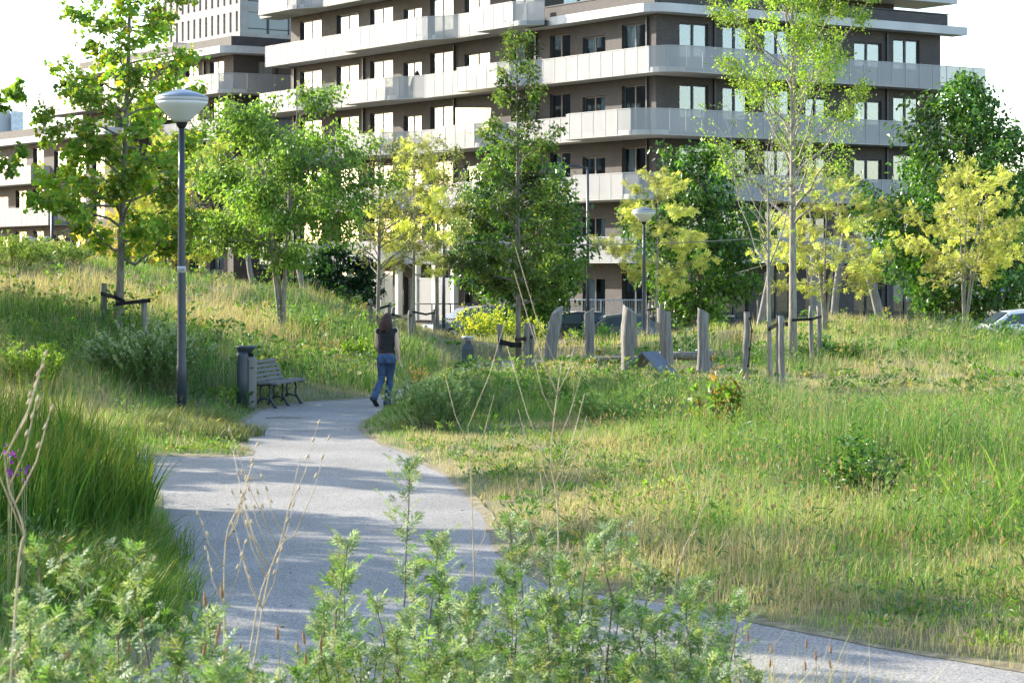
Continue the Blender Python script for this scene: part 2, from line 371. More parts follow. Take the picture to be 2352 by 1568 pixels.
bp = t.nodes.new('ShaderNodeBump'); bp.inputs['Strength'].default_value = .5; bp.inputs['Distance'].default_value = .006
t.links.new(n1.outputs['Fac'], bp.inputs['Height']); t.links.new(bp.outputs[0], b.inputs['Normal'])
mb = MB(); mb.prism([tuple(p) for p in PATH], -.12, .006); o = mb.build('path', pm); tag(o, kind='structure')
# narrow worn verge of dry soil and thatch along the paving
_nv = np.stack([-_t[:, 1], _t[:, 0]], 1); _c = PATH + _nv * .05; _sg = np.where(inside(PATH, _c[:, 0], _c[:, 1]), -1.0, 1.0)[:, None]
_w = (.03 + .14 * vnoise(PATH[:, 0], PATH[:, 1], .8, 13) ** 1.6)[:, None]; OUT = PATH + _nv * _sg * _w; INN = PATH - _nv * _sg * (.015 + .05 * vnoise(PATH[:, 0] * 3, PATH[:, 1] * 3, 1.1, 14)[:, None])
zo = ground(OUT[:, 0], OUT[:, 1]) + .012; q = len(PATH); i = np.arange(q); j = (i + 1) % q
mb = MB(); mb.add(np.concatenate([np.c_[INN, np.full(q, .0105)], np.c_[OUT, zo]]), np.stack([i, j, j + q, i + q], 1))
o = mb.build('verge', noise_mat('dry_verge_soil', (.12, .10, .05), (.25, .21, .12), 9, .95, bump=.5)); tag(o, kind='structure')
# sandy service road in front of the flats
mb = MB(); sp = [(-8, 86.5), (0, 86.2), (9, 87), (22, 88), (40, 89), (40, 94), (22, 93), (9, 91.5), (0, 90.6), (-8, 91)]
spz = smooth_line(sp, 4, True); zz = ground(spz[:, 0], spz[:, 1])
P3 = [Vector((p[0], p[1], 0)) for p in spz]; tt = np.array(tessellate_polygon([P3]))
mb.add(np.stack([spz[:, 0], spz[:, 1], zz + .03], 1), tt)
o = mb.build('road', noise_mat('sandy_road', (.36, .31, .24), (.5, .44, .36), 1.2, .9)); tag(o, kind='structure')

# ------------------------------------------------------------------ buildings
PLANTS = []
A_RZ = math.atan2(.5643, .8256)     # local x runs along the right-hand face, local y along the left-hand face
def u_at(C, xd, d=0.0):             # distance along the left-hand face (d = how far in front of the wall)
    cx = C[0] - .8256 * d; cy = C[1] - .5643 * d; t_ = (xd - CX) / F
    return (cx - t_ * cy) / (.5643 + .8256 * t_)
def v_at(C, xd, d=0.0):
    cx = C[0] + .5643 * d; cy = C[1] - .8256 * d; t_ = (xd - CX) / F
    return (t_ * cy - cx) / (.8256 - .5643 * t_)

def wall_face(mb, side, s0, s1, z0, z1, ops, depth=.16, off=0.0):
    """side 'L': plane x=off seen from -x; side 'R': plane y=off seen from -y; ops = (sa, sb, za, zb)"""
    S = sorted(set([s0, s1] + [v for o in ops for v in o[:2] if s0 < v < s1])); Z = sorted(set([z0, z1] + [v for o in ops for v in o[2:4] if z0 < v < z1]))
    def P(s, d, z): return (off + d, s, z) if side == 'L' else (s, off + d, z)
    V = []; Q = []
    def quad(a, b_, c, d):
        n = len(V); V.extend([a, b_, c, d]); Q.append([n, n + 1, n + 2, n + 3] if side == 'R' else [n + 3, n + 2, n + 1, n])
    for i in range(len(S) - 1):
        for j in range(len(Z) - 1):
            sm, zm = (S[i] + S[i + 1]) / 2, (Z[j] + Z[j + 1]) / 2
            if any(o[0] < sm < o[1] and o[2] < zm < o[3] for o in ops): continue
            quad(P(S[i], 0, Z[j]), P(S[i + 1], 0, Z[j]), P(S[i + 1], 0, Z[j + 1]), P(S[i], 0, Z[j + 1]))
    for (a, b_, c, d) in ops:
        quad(P(a, 0, c), P(a, 0, d), P(a, depth, d), P(a, depth, c)); quad(P(b_, 0, d), P(b_, 0, c), P(b_, depth, c), P(b_, depth, d))
        quad(P(a, 0, d), P(b_, 0, d), P(b_, depth, d), P(a, depth, d)); quad(P(b_, 0, c), P(a, 0, c), P(a, depth, c), P(b_, depth, c))
    mb.add(V, np.array(Q))

WIN = {}
def window(parent, side, s0, s1, za, zb, fill, split=.5, off=0.0, depth=.15):
    """window part (dark frame) with two panes and a curtain or blind as sub-parts; alike windows share meshes"""
    W, H = round(s1 - s0, 2), round(zb - za, 2)
    key = (W, H, split)
    if key not in WIN:
        f = MB(); t_ = .07
        f.box((W / 2, 0, t_ / 2), (W, .08, t_)); f.box((W / 2, 0, H - t_ / 2), (W, .08, t_))
        f.box((t_ / 2, 0, H / 2), (t_, .08, H - 2 * t_)); f.box((W - t_ / 2, 0, H / 2), (t_, .08, H - 2 * t_)); f.box((W * split, .005, H / 2), (.11, .09, H - 2 * t_))
        me = raw_mesh('window', np.concatenate(f.v), f.f, M['frame'])
        xa, xb = t_, W * split - .055; xc, xd_ = W * split + .055, W - t_
        p1 = MB(); p1.box(((xa + xb) / 2, .015, H / 2), (xb - xa, .012, H - 2 * t_)); m1 = raw_mesh('pane', np.concatenate(p1.v), p1.f, M['glass'])
        p2 = MB(); p2.box(((xc + xd_) / 2, -.015, H / 2), (xd_ - xc, .012, H - 2 * t_)); m2 = raw_mesh('pane', np.concatenate(p2.v), p2.f, M['glass'])
        WIN[key] = (me, m1, m2)
    me, m1, m2 = WIN[key]
    o = link('window', me, parent)
    if side == 'L': o.location = (off + depth, s1, za); o.rotation_euler = (0, 0, -math.pi / 2)
    else: o.location = (s0, off + depth, za)
    link('pane', m1, o); link('pane', m2, o)
    if fill in ('c', 'l', 'r', 'b'):
        cw = {'c': (0.03, W - .03), 'l': (.03, W * .42), 'r': (W * .55, W - .03), 'b': (.03, W - .03)}[fill]
        if ('f', key, fill) not in WIN:
            n = 28; x = np.linspace(cw[0], cw[1], n); amp = .03 if fill != 'b' else 0
            y = .22 + amp * np.sin(x * 38); zb_ = .06 if fill != 'b' else H * .35
            V = np.concatenate([np.stack([x, y, np.full(n, zb_)], 1), np.stack([x, y, np.full(n, H - .05)], 1)])
            i = np.arange(n - 1); WIN[('f', key, fill)] = raw_mesh('curtain', V, [np.stack([i, i + 1, i + n + 1, i + n], 1)], M['curtain'] if fill != 'b' else M['blind'], smooth=True)
        link('curtain' if fill != 'b' else 'blind', WIN[('f', key, fill)], o)
    return o

PANEL = None
M['rail_grey'] = noise_mat('rail_grey', (.30, .305, .31), (.36, .365, .37), 1.5, .5, .3)
def panel_obj(parent, p, q, z0, z1):
    global PANEL
    if PANEL is None:
        m_ = MB(); m_.box((.5, 0, .5), (1, .02, 1)); m_.box((.02, -.012, .5), (.035, .02, 1.0), mi=1); m_.box((.5, 0, 1.012), (1, .06, .024), mi=1); PANEL = raw_mesh('balcony_panel', np.concatenate(m_.v), m_.f, [M['panel'], M['rail_grey']], np.concatenate(m_.m))
    o = link('balcony_panel', PANEL, parent); d = (q[0] - p[0], q[1] - p[1]); L = math.hypot(*d)
    o.location = (p[0], p[1], z0); o.rotation_euler = (0, 0, math.atan2(d[1], d[0])); o.scale = (max(L - .012, .05), 1, z1 - z0)
    return o

def balcony(parent, outl, z, name='balcony', th=.24, rail=.98, step=.95, inner=None, panels=True, mat=None, posts=True):
    """outl: list of (x, y, side); slab strip between the outline and the wall, railing panels as sub-parts"""
    O_ = np.array([p[:2] for p in outl]); n = len(O_)
    I_ = np.array([(.12, p[1]) if p[2] == 'L' else ((p[0], .12) if p[2] == 'R' else (.12, .12)) for p in outl]) if inner is None else inner
    V = np.concatenate([np.c_[O_, np.full(n, z)], np.c_[O_, np.full(n, z + th)], np.c_[I_, np.full(n, z)], np.c_[I_, np.full(n, z + th)]])
    i = np.arange(n - 1)
    Q = np.concatenate([np.stack([i, i + 1, i + n + 1, i + n], 1), np.stack([i + n, i + n + 1, i + 3 * n + 1, i + 3 * n], 1), np.stack([i + 1, i, i + 2 * n, i + 2 * n + 1], 1),
                        [[0, n, 3 * n, 2 * n], [n - 1, 3 * n - 1, 4 * n - 1, 2 * n - 1]]])
    o = link(name, raw_mesh(name, V, [Q], mat or M['concrete']), parent)
    if panels:
        seg = np.linalg.norm(np.diff(O_, axis=0), axis=1); s = np.concatenate([[0], np.cumsum(seg)])
        # panel joints at each sharp corner and every step between
        keep = [0]
        for k in range(1, n - 1):
            a = O_[k] - O_[k - 1]; b_ = O_[k + 1] - O_[k]
            if np.dot(a, b_) / (np.linalg.norm(a) * np.linalg.norm(b_) + 1e-9) < .6: keep.append(k)
        keep.append(n - 1)
        for a, b_ in zip(keep[:-1], keep[1:]):
            L = s[b_] - s[a]; m_ = max(1, round(L / step)); ss = np.linspace(s[a], s[b_], m_ + 1)
            X = np.interp(ss, s, O_[:, 0]); Y = np.interp(ss, s, O_[:, 1])
            for k in range(m_): panel_obj(o, (X[k], Y[k]), (X[k + 1], Y[k + 1]), z + .05, z + th + rail)
    return o

def edge_L(C, bul, u_end, d0, d1, u_stop, corner=None):
    """outline along the left-hand face, from its far end towards the corner. bul: (px of sharp end, px where the S-curve starts, px where it ends)"""
    pts = [(.1, u_end, 'L')]; d_now = d0
    first = True
    for (xl, xs_, xe) in bul:
        ul = u_at(C, xl, d1); us = u_at(C, xs_, d1); ue = u_at(C, xe, d0)
        if first and ul > u_end - .8: pts.append((-d1, u_end, 'L'))
        else:
            if first: pts.append((-d0, u_end, 'L'))
            pts += [(-d0, ul, 'L'), (-d1 + .12, ul, 'L'), (-d1, ul - .12, 'L')]
        for k in range(9):
            f = k / 8; e = f * f * (3 - 2 * f); pts.append((-(d1 + (d0 - d1) * e), us + (ue - us) * f, 'L'))
        first = False
    if first: pts.append((-d0, u_end, 'L'))
    pts.append((-d0, u_stop, 'L'))
    return pts
def round_corner(x0, y0, r, n=6):
    return [(x0 + r - r * math.cos(k / n * math.pi / 2), y0 + r - r * math.sin(k / n * math.pi / 2), 'C') for k in range(n + 1)]

# --- main apartment block
CM = (6.86, 109.5); HGT = 2.98; LV = [-.35, 2.72, 5.70, 8.68, 11.66, 14.62, 17.6, 20.6]
main = empty('apartment_building', (CM[0], CM[1], 0), A_RZ)
tag(main, 'large dark brick apartment building with wavy white perforated balconies and stepped roof', 'building')
ULEN = u_at(CM, 668); VLEN = v_at(CM, 2160)
colsL = [(689, 738), (773, 823), (850, 902), (927, 968), (988, 1041), (1067, 1125), (1174, 1226), (1263, 1310), (1338, 1390), (1428, 1484)]
tallL = [1, 1, 1, 0, 1, 0, 1, 1, 0, 1]
fillL = ['ccclc', 'cclcc', 'clccc', 'cccrc', 'xcllx', 'xxlxl', 'xxxrl', 'xrlxx', 'lrxrl', 'xrlxl']  # white curtains of the first columns stand in for bright sky reflections
colsR = [(1561, 1627), (1660, 1719), (1756, 1817), (1850, 1900), (1962, 2025), (2052, 2112)]
fillR = ['rlcxx', 'xbxrx', 'lxrxx', 'rxxbx', 'xrxlx', 'bcxlx']
USTEP = u_at(CM, 1251)
opsL = []; opsR = []; opsU = []
for k in range(7):
    zt = LV[k + 1] - .36
    for c, (xa, xb) in enumerate(colsL):
        ub, ua = u_at(CM, xa), u_at(CM, xb)
        if k >= 5 and ua < USTEP + .4: continue
        z_b = LV[k] + (.28 if tallL[c] or k == 0 else .30); z_t = zt if tallL[c] else zt - .34
        opsL.append((ua, ub, z_b, z_t, fillL[c][k % 5]))
    if k < 5:
        for c, (xa, xb) in enumerate(colsR): opsR.append((v_at(CM, xa), v_at(CM, xb), LV[k] + .28, zt - (.3 if c == 3 or c == 4 else 0), fillR[c][k % 5]))
    else:
        for c in range(6): opsU.append((1.2 + c * 3.6, 3.3 + c * 3.6, LV[k] + .28, zt, 'xcbxlc'[(c + k) % 6]))
mb = MB()
wall_face(mb, 'L', 0, ULEN, LV[0] - .3, 15.0, [o[:4] for o in opsL if o[3] < 15]); wall_face(mb, 'R', 0, VLEN, LV[0] - .3, 15.0, [o[:4] for o in opsR])
mb.add([(0, 0, 15.0), (VLEN, 0, 15.0), (VLEN, ULEN, 15.0), (0, ULEN, 15.0)], np.array([[0, 1, 2, 3]]))
mb.add([(VLEN, 0, -.6), (VLEN, ULEN, -.6), (VLEN, ULEN, 15), (VLEN, 0, 15), (0, ULEN, -.6), (0, ULEN, 15)], np.array([[0, 1, 2, 3], [1, 4, 5, 2]]))
VU = 24.3
wall_face(mb, 'L', USTEP, ULEN, 15.002, LV[7] + 1, [o[:4] for o in opsL if o[3] > 15]); wall_face(mb, 'R', 0, VU, 15.002, LV[7] + 1, [o[:4] for o in opsU], off=USTEP)
mb.add([(VU, USTEP, 15), (VU, ULEN, 15), (VU, ULEN, 21.6), (VU, USTEP, 21.6), (0, ULEN, 15), (0, ULEN, 21.6)], np.array([[0, 1, 2, 3], [1, 4, 5, 2]]))
wallM = mb.build('wall', M['brick'], main)
for (a, b_, c, d, f) in opsL: window(main, 'L', a, b_, c, d, f)
for (a, b_, c, d, f) in opsR: window(main, 'R', a, b_, c, d, f)
for (a, b_, c, d, f) in opsU: window(main, 'R', a, b_, c, d, f, off=USTEP)
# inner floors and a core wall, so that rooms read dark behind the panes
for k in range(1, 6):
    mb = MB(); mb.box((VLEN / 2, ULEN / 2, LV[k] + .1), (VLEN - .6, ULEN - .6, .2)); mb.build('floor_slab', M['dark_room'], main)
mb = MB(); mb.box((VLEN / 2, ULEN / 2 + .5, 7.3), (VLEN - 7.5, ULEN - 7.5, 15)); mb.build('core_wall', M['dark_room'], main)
# downpipes
for xd in (677, 836, 1045, 1233, 1488):
    mb = MB(); u_ = u_at(CM, xd); mb.box((-.06, u_, 7.2), (.1, .11, 14.6)); mb.build('downpipe', M['frame'], main)
for xd in (1640, 2036):
    mb = MB(); v_ = v_at(CM, xd); mb.box((v_, -.06, 7.2), (.11, .1, 14.6)); mb.build('downpipe', M['frame'], main)
d0, d1 = 1.25, 2.25
UE = ULEN - .2
def right_run(dc, v_s, v_e, d_e, wrap):
    pts = []
    if v_s:
        for k in range(9):
            f = k / 8; e = f * f * (3 - 2 * f); pts.append((v_s + (v_e - v_s) * f, -(dc + (d_e - dc) * e), 'R'))
    else: d_e = dc
    pts += [(VLEN - .3, -d_e, 'R')]
    if wrap: pts += [(VLEN + wrap, -d_e, 'R')]
    return pts
bulge = {1: [(600, 690, 775), (786, 873, 971), (1000, 1100, 1180)], 2: [(600, 690, 775), (786, 873, 971), (1046, 1149, 1240)], 3: [(600, 690, 775), (786, 863, 971), (1000, 1095, 1165)],
         4: [(593, 675, 775), (786, 873, 971), (1046, 1149, 1257)]}
for k in (1, 2, 3, 4):
    o_ = edge_L(CM, bulge[k], ULEN + 1.6, d0, d1, 6.0)
    if k == 4: o_ = o_ + round_corner(-d0, -d1, 1.3) + right_run(d1, v_at(CM, 1700, d1), v_at(CM, 1765, d0), 1.2, 2.1)
    else:
        ul = u_at(CM, 1288 if k == 3 else 1303, d1 + .3)
        o_ = o_[:-1] + [(-d0, ul, 'L'), (-d1 - .2, ul, 'L'), (-d1 - .3, ul - .12, 'L')] + round_corner(-d1 - .3, -d1, 1.5) + right_run(d1, v_at(CM, 1820, d1), v_at(CM, 1890, d0), 1.3, 1.2)
    balcony(main, o_, LV[k])
o_ = edge_L(CM, [(786, 961, 1060), (1088, 1190, 1250)], ULEN + .9, d0, d1, USTEP)
balcony(main, o_, LV[5])
o_ = edge_L(CM, [(591, 665, 745), (800, 980, 1070)], ULEN + 1.6, d0, d1, USTEP + .3)
balcony(main, o_, LV[6])
# white roof fascia round the stepped corner, brick parapet above it, top-floor slab
fas = [(-.95, USTEP, 'L'), (-.95, .3, 'L')] + round_corner(-.95, -.95, 1.1, 5) + [(VLEN + 1.0, -.95, 'R')]
balcony(main, fas, LV[5] - .02, 'roof_fascia', .42, panels=False, mat=M['white'])
mb = MB(); mb.box((-.1, USTEP / 2 - .2, 15.33), (.3, USTEP, .62)); mb.box((VLEN / 2 + .17, -.1, 15.34), (VLEN + .24, .3, .62)); mb.build('parapet', M['brick'], main)
mb = MB(); mb.box((-.1, USTEP / 2 - .2, 15.69), (.36, USTEP + .02, .06)); mb.box((VLEN / 2 + .17, -.1, 15.70), (VLEN + .3, .36, .06)); mb.build('parapet_cap', M['roofing'], main)
mb = MB(); mb.box((VU / 2 + 1.4, USTEP - .6, LV[6]), (VU + 2.8, 3.2, .3)); mb.build('terrace_slab', M['white'], main)
# ground-floor terrace screens and cream piers on the left-hand face
for xd in (800, 838, 876, 916, 958, 1000, 1044):
    mb = MB(); mb.box((-1.5, u_at(CM, xd, 1.5), 1.15), (.3, .3, 3.0)); mb.build('pier', M['cream'], main)
for a, b_ in ((800, 838), (838, 876), (958, 1000), (1000, 1044)):
    panel_obj(main, (-1.55, u_at(CM, a, 1.5)), (-1.55, u_at(CM, b_, 1.5)), -.3, 1.9)

# --- things kept on the balconies
def on_balcony(xd, d, k, kind, label):
    u_ = u_at(CM, xd, d); o = empty(kind, (0, 0, 0)); o.location = (CM[0] + u_ * -.5643 - d * .8256, CM[1] + u_ * .8256 - d * .5643, LV[k] + .24); o.rotation_euler = (0, 0, A_RZ); tag(o, label, kind.replace('_', ' ')); return o
o = on_balcony(958, .65, 4, 'folded_parasol', 'dark folded parasol standing on a fourth-floor balcony of the flats')
m_ = MB(); m_.lathe([(.38, .3), (.42, .5), (.3, .9), (.15, 1.2), (.03, 1.4)], n=10, smooth=False); m_.build('canopy', M['rubber'], o); m_ = MB(); m_.lathe([(.3, 0), (.3, .08), (.03, .1), (.025, 1.5)], n=10); m_.build('stand', M['steel'], o)
for xd, d, k, lab in ((1215, 1.0, 5, 'metal chair on the top corner balcony of the flats'), (1180, 1.0, 4, 'garden chair behind the panels of the middle balcony'), (880, .8, 3, 'chair on the balcony left of the cream sail')):
    o = on_balcony(xd, d, k, 'balcony_chair', lab)
    m_ = MB(); m_.box((0, 0, .44), (.48, .46, .05)); m_.build('seat', M['steel'], o); m_ = MB(); m_.box((.22, 0, .74), (.05, .46, .55)); m_.build('backrest', M['steel'], o)
    for sx in (-.2, .2):
        for sy in (-.2, .2): m_ = MB(); m_.box((sx, sy, .21), (.04, .04, .42)); m_.build('leg', M['steel'], o)
for xd, d, k, lab in ((1075, .5, 4, 'potted plant by a window of the middle balcony'), (1400, .8, 3, 'potted plant on the rounded corner balcony'), (810, .6, 5, 'potted plant on the upper left balcony')):
    o = on_balcony(xd, d, k, 'potted_plant', lab); r_ = np.random.default_rng(int(xd)); m_ = MB(); m_.lathe([(.16, 0), (.2, .45), (.22, .5), (.19, .5)], n=12); m_.build('pot', M['cream'], o)
    PLANTS.append((o, r_))
# --- middle terraced block, further back
CB = ((536 - CX) / F * 145, 145.0)
blkB = empty('terraced_building', (CB[0], CB[1], 0), A_RZ)
tag(blkB, 'dark brick terraced block with white roof edge behind the tall street lamp', 'building')
UB = u_at(CB, 190); LB = [-.5, 2.0, 4.8, 7.65, 10.55, 13.4, 16.0]
opB = []; opBR = []
for k in range(6):
    for c, (xa, xb) in enumerate([(228, 262), (258 + 10, 290), (312, 342), (365, 392), (426, 455), (482, 514)]):
        opB.append((u_at(CB, xb), u_at(CB, xa), LB[k] + .3, LB[k + 1] - .3 - (.3 if c in (1, 3) else 0), 'cxclcb'[(c + k) % 6]))
    for c in range(4): opBR.append((1.8 + c * 4.4, 4.6 + c * 4.4, LB[k] + .3, LB[k + 1] - .35, 'clcx'[(c + k) % 4]))
mb = MB(); wall_face(mb, 'L', 0, UB, -1, 16.3, [o[:4] for o in opB]); wall_face(mb, 'R', 0, 22, -1, 16.3, [o[:4] for o in opBR])
mb.add([(0, 0, 16.3), (22, 0, 16.3), (22, UB, 16.3), (0, UB, 16.3), (0, UB, -1), (22, UB, -1)], np.array([[0, 1, 2, 3], [3, 2, 5, 4]]))
mb.build('wall', M['brick'], blkB)
for (a, b_, c, d, f) in opB: window(blkB, 'L', a, b_, c, d, f)
for (a, b_, c, d, f) in opBR: window(blkB, 'R', a, b_, c, d, f)
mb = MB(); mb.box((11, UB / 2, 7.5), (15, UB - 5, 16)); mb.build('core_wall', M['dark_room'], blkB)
fas = [(-1.2, UB + .6, 'L'), (-1.2, .2, 'L')] + round_corner(-1.2, -1.2, 1.2, 5) + [(22, -1.2, 'R')]
balcony(blkB, fas, 15.95, 'roof_fascia', .45, panels=False, mat=M['white'])
mb = MB(); mb.box((-.1, UB / 2 - .1, 16.75), (.3, UB + .2, .66)); mb.box((11, -.1, 16.76), (22, .3, .66)); mb.build('parapet', M['brick'], blkB)
for xd in (285, 384, 402, 470):
    mb = MB(); mb.box((-.06, u_at(CB, xd), 12.8), (.1, .11, 6)); mb.build('downpipe', M['frame'], blkB)
for k, ue in ((5, UB + 3.6), (4, UB)):
    o_ = [(.1, ue, 'L'), (-1.5, ue, 'L'), (-1.5, .8, 'L')] + round_corner(-1.5, -1.7, 1.4) + [(20, -1.7, 'R')]
    balcony(blkB, o_, LB[k])
balcony(blkB, [(.1, UB, 'L'), (-1.5, UB, 'L'), (-1.5, .8, 'L')] + round_corner(-1.5, -1.7, 1.4) + [(20, -1.7, 'R')], LB[3])

# --- low wing at the far end
CCc = ((269 - CX) / F * 150, 150.0)
blkC = empty('low_wing', (CCc[0], CCc[1], 0), A_RZ)
tag(blkC, 'low brick wing with curtained windows rising behind the grassy hill', 'building')
UC = 42.0; LC = [-.5, 2.5, 5.4, 8.3, 11.2]
opC = []; opCR = []
for k in range(4):
    for c, (xa, xb) in enumerate([(-250, -222), (-180, -152), (-120, -95), (-62, -38), (-15, 18), (36, 60), (76, 100), (124, 152), (165, 196), (212, 240)]):
        opC.append((u_at(CCc, xb), u_at(CCc, xa), LC[k] + .3, LC[k + 1] - .3 - (.35 if c % 3 == 1 else 0), 'clcxcr'[(c + k * 2) % 6]))
    for c in range(3): opCR.append((2.2 + c * 3.6, 4.6 + c * 3.6, LC[k] + .3, LC[k + 1] - .4, 'bcx'[(c + k) % 3]))
mb = MB(); wall_face(mb, 'L', 0, UC, -1, 11.5, [o[:4] for o in opC]); wall_face(mb, 'R', 0, 13, -1, 11.5, [o[:4] for o in opCR])
mb.add([(0, 0, 11.5), (13, 0, 11.5), (13, UC, 11.5), (0, UC, 11.5), (0, UC, -1), (13, UC, -1)], np.array([[0, 1, 2, 3], [3, 2, 5, 4]]))
mb.build('wall', M['brick'], blkC)
for (a, b_, c, d, f) in opC: window(blkC, 'L', a, b_, c, d, f)
for (a, b_, c, d, f) in opCR: window(blkC, 'R', a, b_, c, d, f)
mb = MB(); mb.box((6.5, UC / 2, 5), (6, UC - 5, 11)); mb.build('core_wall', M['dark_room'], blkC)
fas = [(-1.0, UC + .6, 'L'), (-1.0, .2, 'L')] + round_corner(-1.0, -1.0, 1.0, 5) + [(13.8, -1.0, 'R')]
balcony(blkC, fas, 11.18, 'roof_fascia', .42, panels=False, mat=M['white'])
mb = MB(); mb.box((-.1, UC / 2 - .1, 11.93), (.3, UC + .2, .66)); mb.box((6.5, -.1, 11.94), (13, .3, .66)); mb.build('parapet', M['brick'], blkC)
for k, us in ((3, 11.0), (2, 8.0), (1, 2.0)):
    balcony(blkC, [(.1, UC, 'L'), (-1.4, UC, 'L'), (-1.4, us, 'L'), (.1, us, 'L')], LC[k])
balcony(blkC, [(1.5, -1.4, 'R'), (12.5, -1.4, 'R')], LC[2])

# --- neighbouring block beyond the left edge of the view, mirrored in the panes
nb_ = empty('neighbour_building', (-52, 119, 0), math.radians(8)); tag(nb_, 'brick apartment block beside the park, opposite the wavy balconies', 'building')
on_ = [(1.5 + c * 3.3, 3.3 + c * 3.3, .6 + k * 3.1, 2.6 + k * 3.1) for k in range(7) for c in range(7)]
mb = MB(); wall_face(mb, 'R', 0, 24, -1, 23, on_, .2); mb.add([(0, 0, 23), (24, 0, 23), (24, 12, 23), (0, 12, 23), (0, 12, -1), (24, 12, -1), (0, 0, -1), (24, 0, -1)], np.array([[0, 1, 2, 3], [3, 2, 5, 4], [0, 3, 4, 6], [1, 7, 5, 2]])); q_ = mb.build('wall', M['brick'], nb_)
nb_.rotation_euler = (0, 0, math.radians(98)); 
for (a, b_, c, d) in on_: window(nb_, 'R', a, b_, c, d, 'cxlr'[int(a * 7 + c) % 4])
# --- tower with narrow upright windows
CT = ((551 - CX) / F * 260, 260.0)
tow = empty('tower_block', (CT[0], CT[1], 0), A_RZ); tag(tow, 'tall grey brick tower with rows of narrow upright windows', 'building')
UT = u_at(CT, 374); ops = []; opr = []
nm = MB()
for k in range(6):
    zb = 22.5 + k * 3.15
    nC = 13; st = UT / nC
    for c in range(nC): ops.append((c * st + st * .32, c * st + st * .68, zb + .45, zb + 2.75))
    for c in range(3): opr.append((1.0 + c * 7.5, 6.4 + c * 7.5, zb + .3, zb + 2.7))
mb = MB(); wall_face(mb, 'L', 0, UT, -1, 42, ops, .35); wall_face(mb, 'R', 0, 24, -1, 42, opr, .3)
mb.add([(0, 0, 42), (24, 0, 42), (24, UT, 42), (0, UT, 42), (0, UT, -1), (24, UT, -1)], np.array([[0, 1, 2, 3], [3, 2, 5, 4]]))
mb.build('wall', M['brick_pale'], tow)
tg, t, b, out = new_mat('dark_blue_glazing'); b.inputs['Base Color'].default_value = (.05, .07, .09, 1); b.inputs['Roughness'].default_value = .12; b.inputs['Specular IOR Level'].default_value = .8
m_ = MB(); m_.box((.5, 0, .5), (1, .05, 1)); nwin = raw_mesh('window', np.concatenate(m_.v), m_.f, tg)
for (a, b_, c, d) in ops:
    o = link('window', nwin, tow); o.location = (.3, b_, c); o.rotation_euler = (0, 0, -math.pi / 2); o.scale = (b_ - a, 1, d - c)
for (a, b_, c, d) in opr:
    o = link('window', nwin, tow); o.location = (a, .25, c); o.scale = (b_ - a, 1, d - c)
    m_ = MB(); m_.box(((a + b_) / 2, .18, (c + d) / 2), (.25, .1, d - c)); m_.box(((a + b_) / 2, .1, c + .55), (b_ - a, .06, .08)); m_.build('mullion', M['frame'], tow)
for (y_, z_) in ((UT - 3.6, 27.6),):
    m_ = MB(); m_.box((-1.0, y_, z_), (2.0, 6.5, .35)); q = m_.build('balcony', M['concrete'], tow)
    for p, r_ in (((-2, y_ - 3.2), (-2, y_ + 3.2)), ((0, y_ - 3.2), (-2, y_ - 3.2)), ((-2, y_ + 3.2), (0, y_ + 3.2))): panel_obj(q, p, r_, z_ + .1, z_ + 1.3)
for z_ in (28.2, 31.35):
    m_ = MB(); m_.box((11, -.9, z_), (7.5, 1.8, .35)); q = m_.build('balcony', M['concrete'], tow)
    m_ = MB(); m_.box((11, -1.78, z_ + 1.15), (7.5, .06, .07))
    for k in range(26): m_.box((7.3 + k * .296, -1.78, z_ + .65), (.05, .05, .95))
    m_.build('railing', M['frame'], q)
# --- small pale block at the left edge
CE = ((-40 - CX) / F * 210, 210.0)
e_ = empty('pale_building', (CE[0], CE[1], 0), A_RZ); tag(e_, 'small pale blue-white building with flat roof far behind the hill', 'building')
mb = MB(); mb.box((4.0, 8, 7), (5.2, 10, 15.6)); mb.build('wall', M['white'], e_)
mb = MB(); mb.box((4.0, 8, 14.95), (6.6, 11.5, .3)); mb.build('roof_slab', M['concrete'], e_)
mb = MB(); mb.box((3.6, 8.5, 16.2), (4.0, 6.5, 2.2)); mb.build('roof_house', M['white'], e_)
mb = MB(); mb.box((5.2, 4.7, 16.3), (1.2, .3, 1.8)); mb.box((2.4, 6.3, 17.6), (.2, .2, .7)); mb.build('roof_unit', M['steel'], e_)

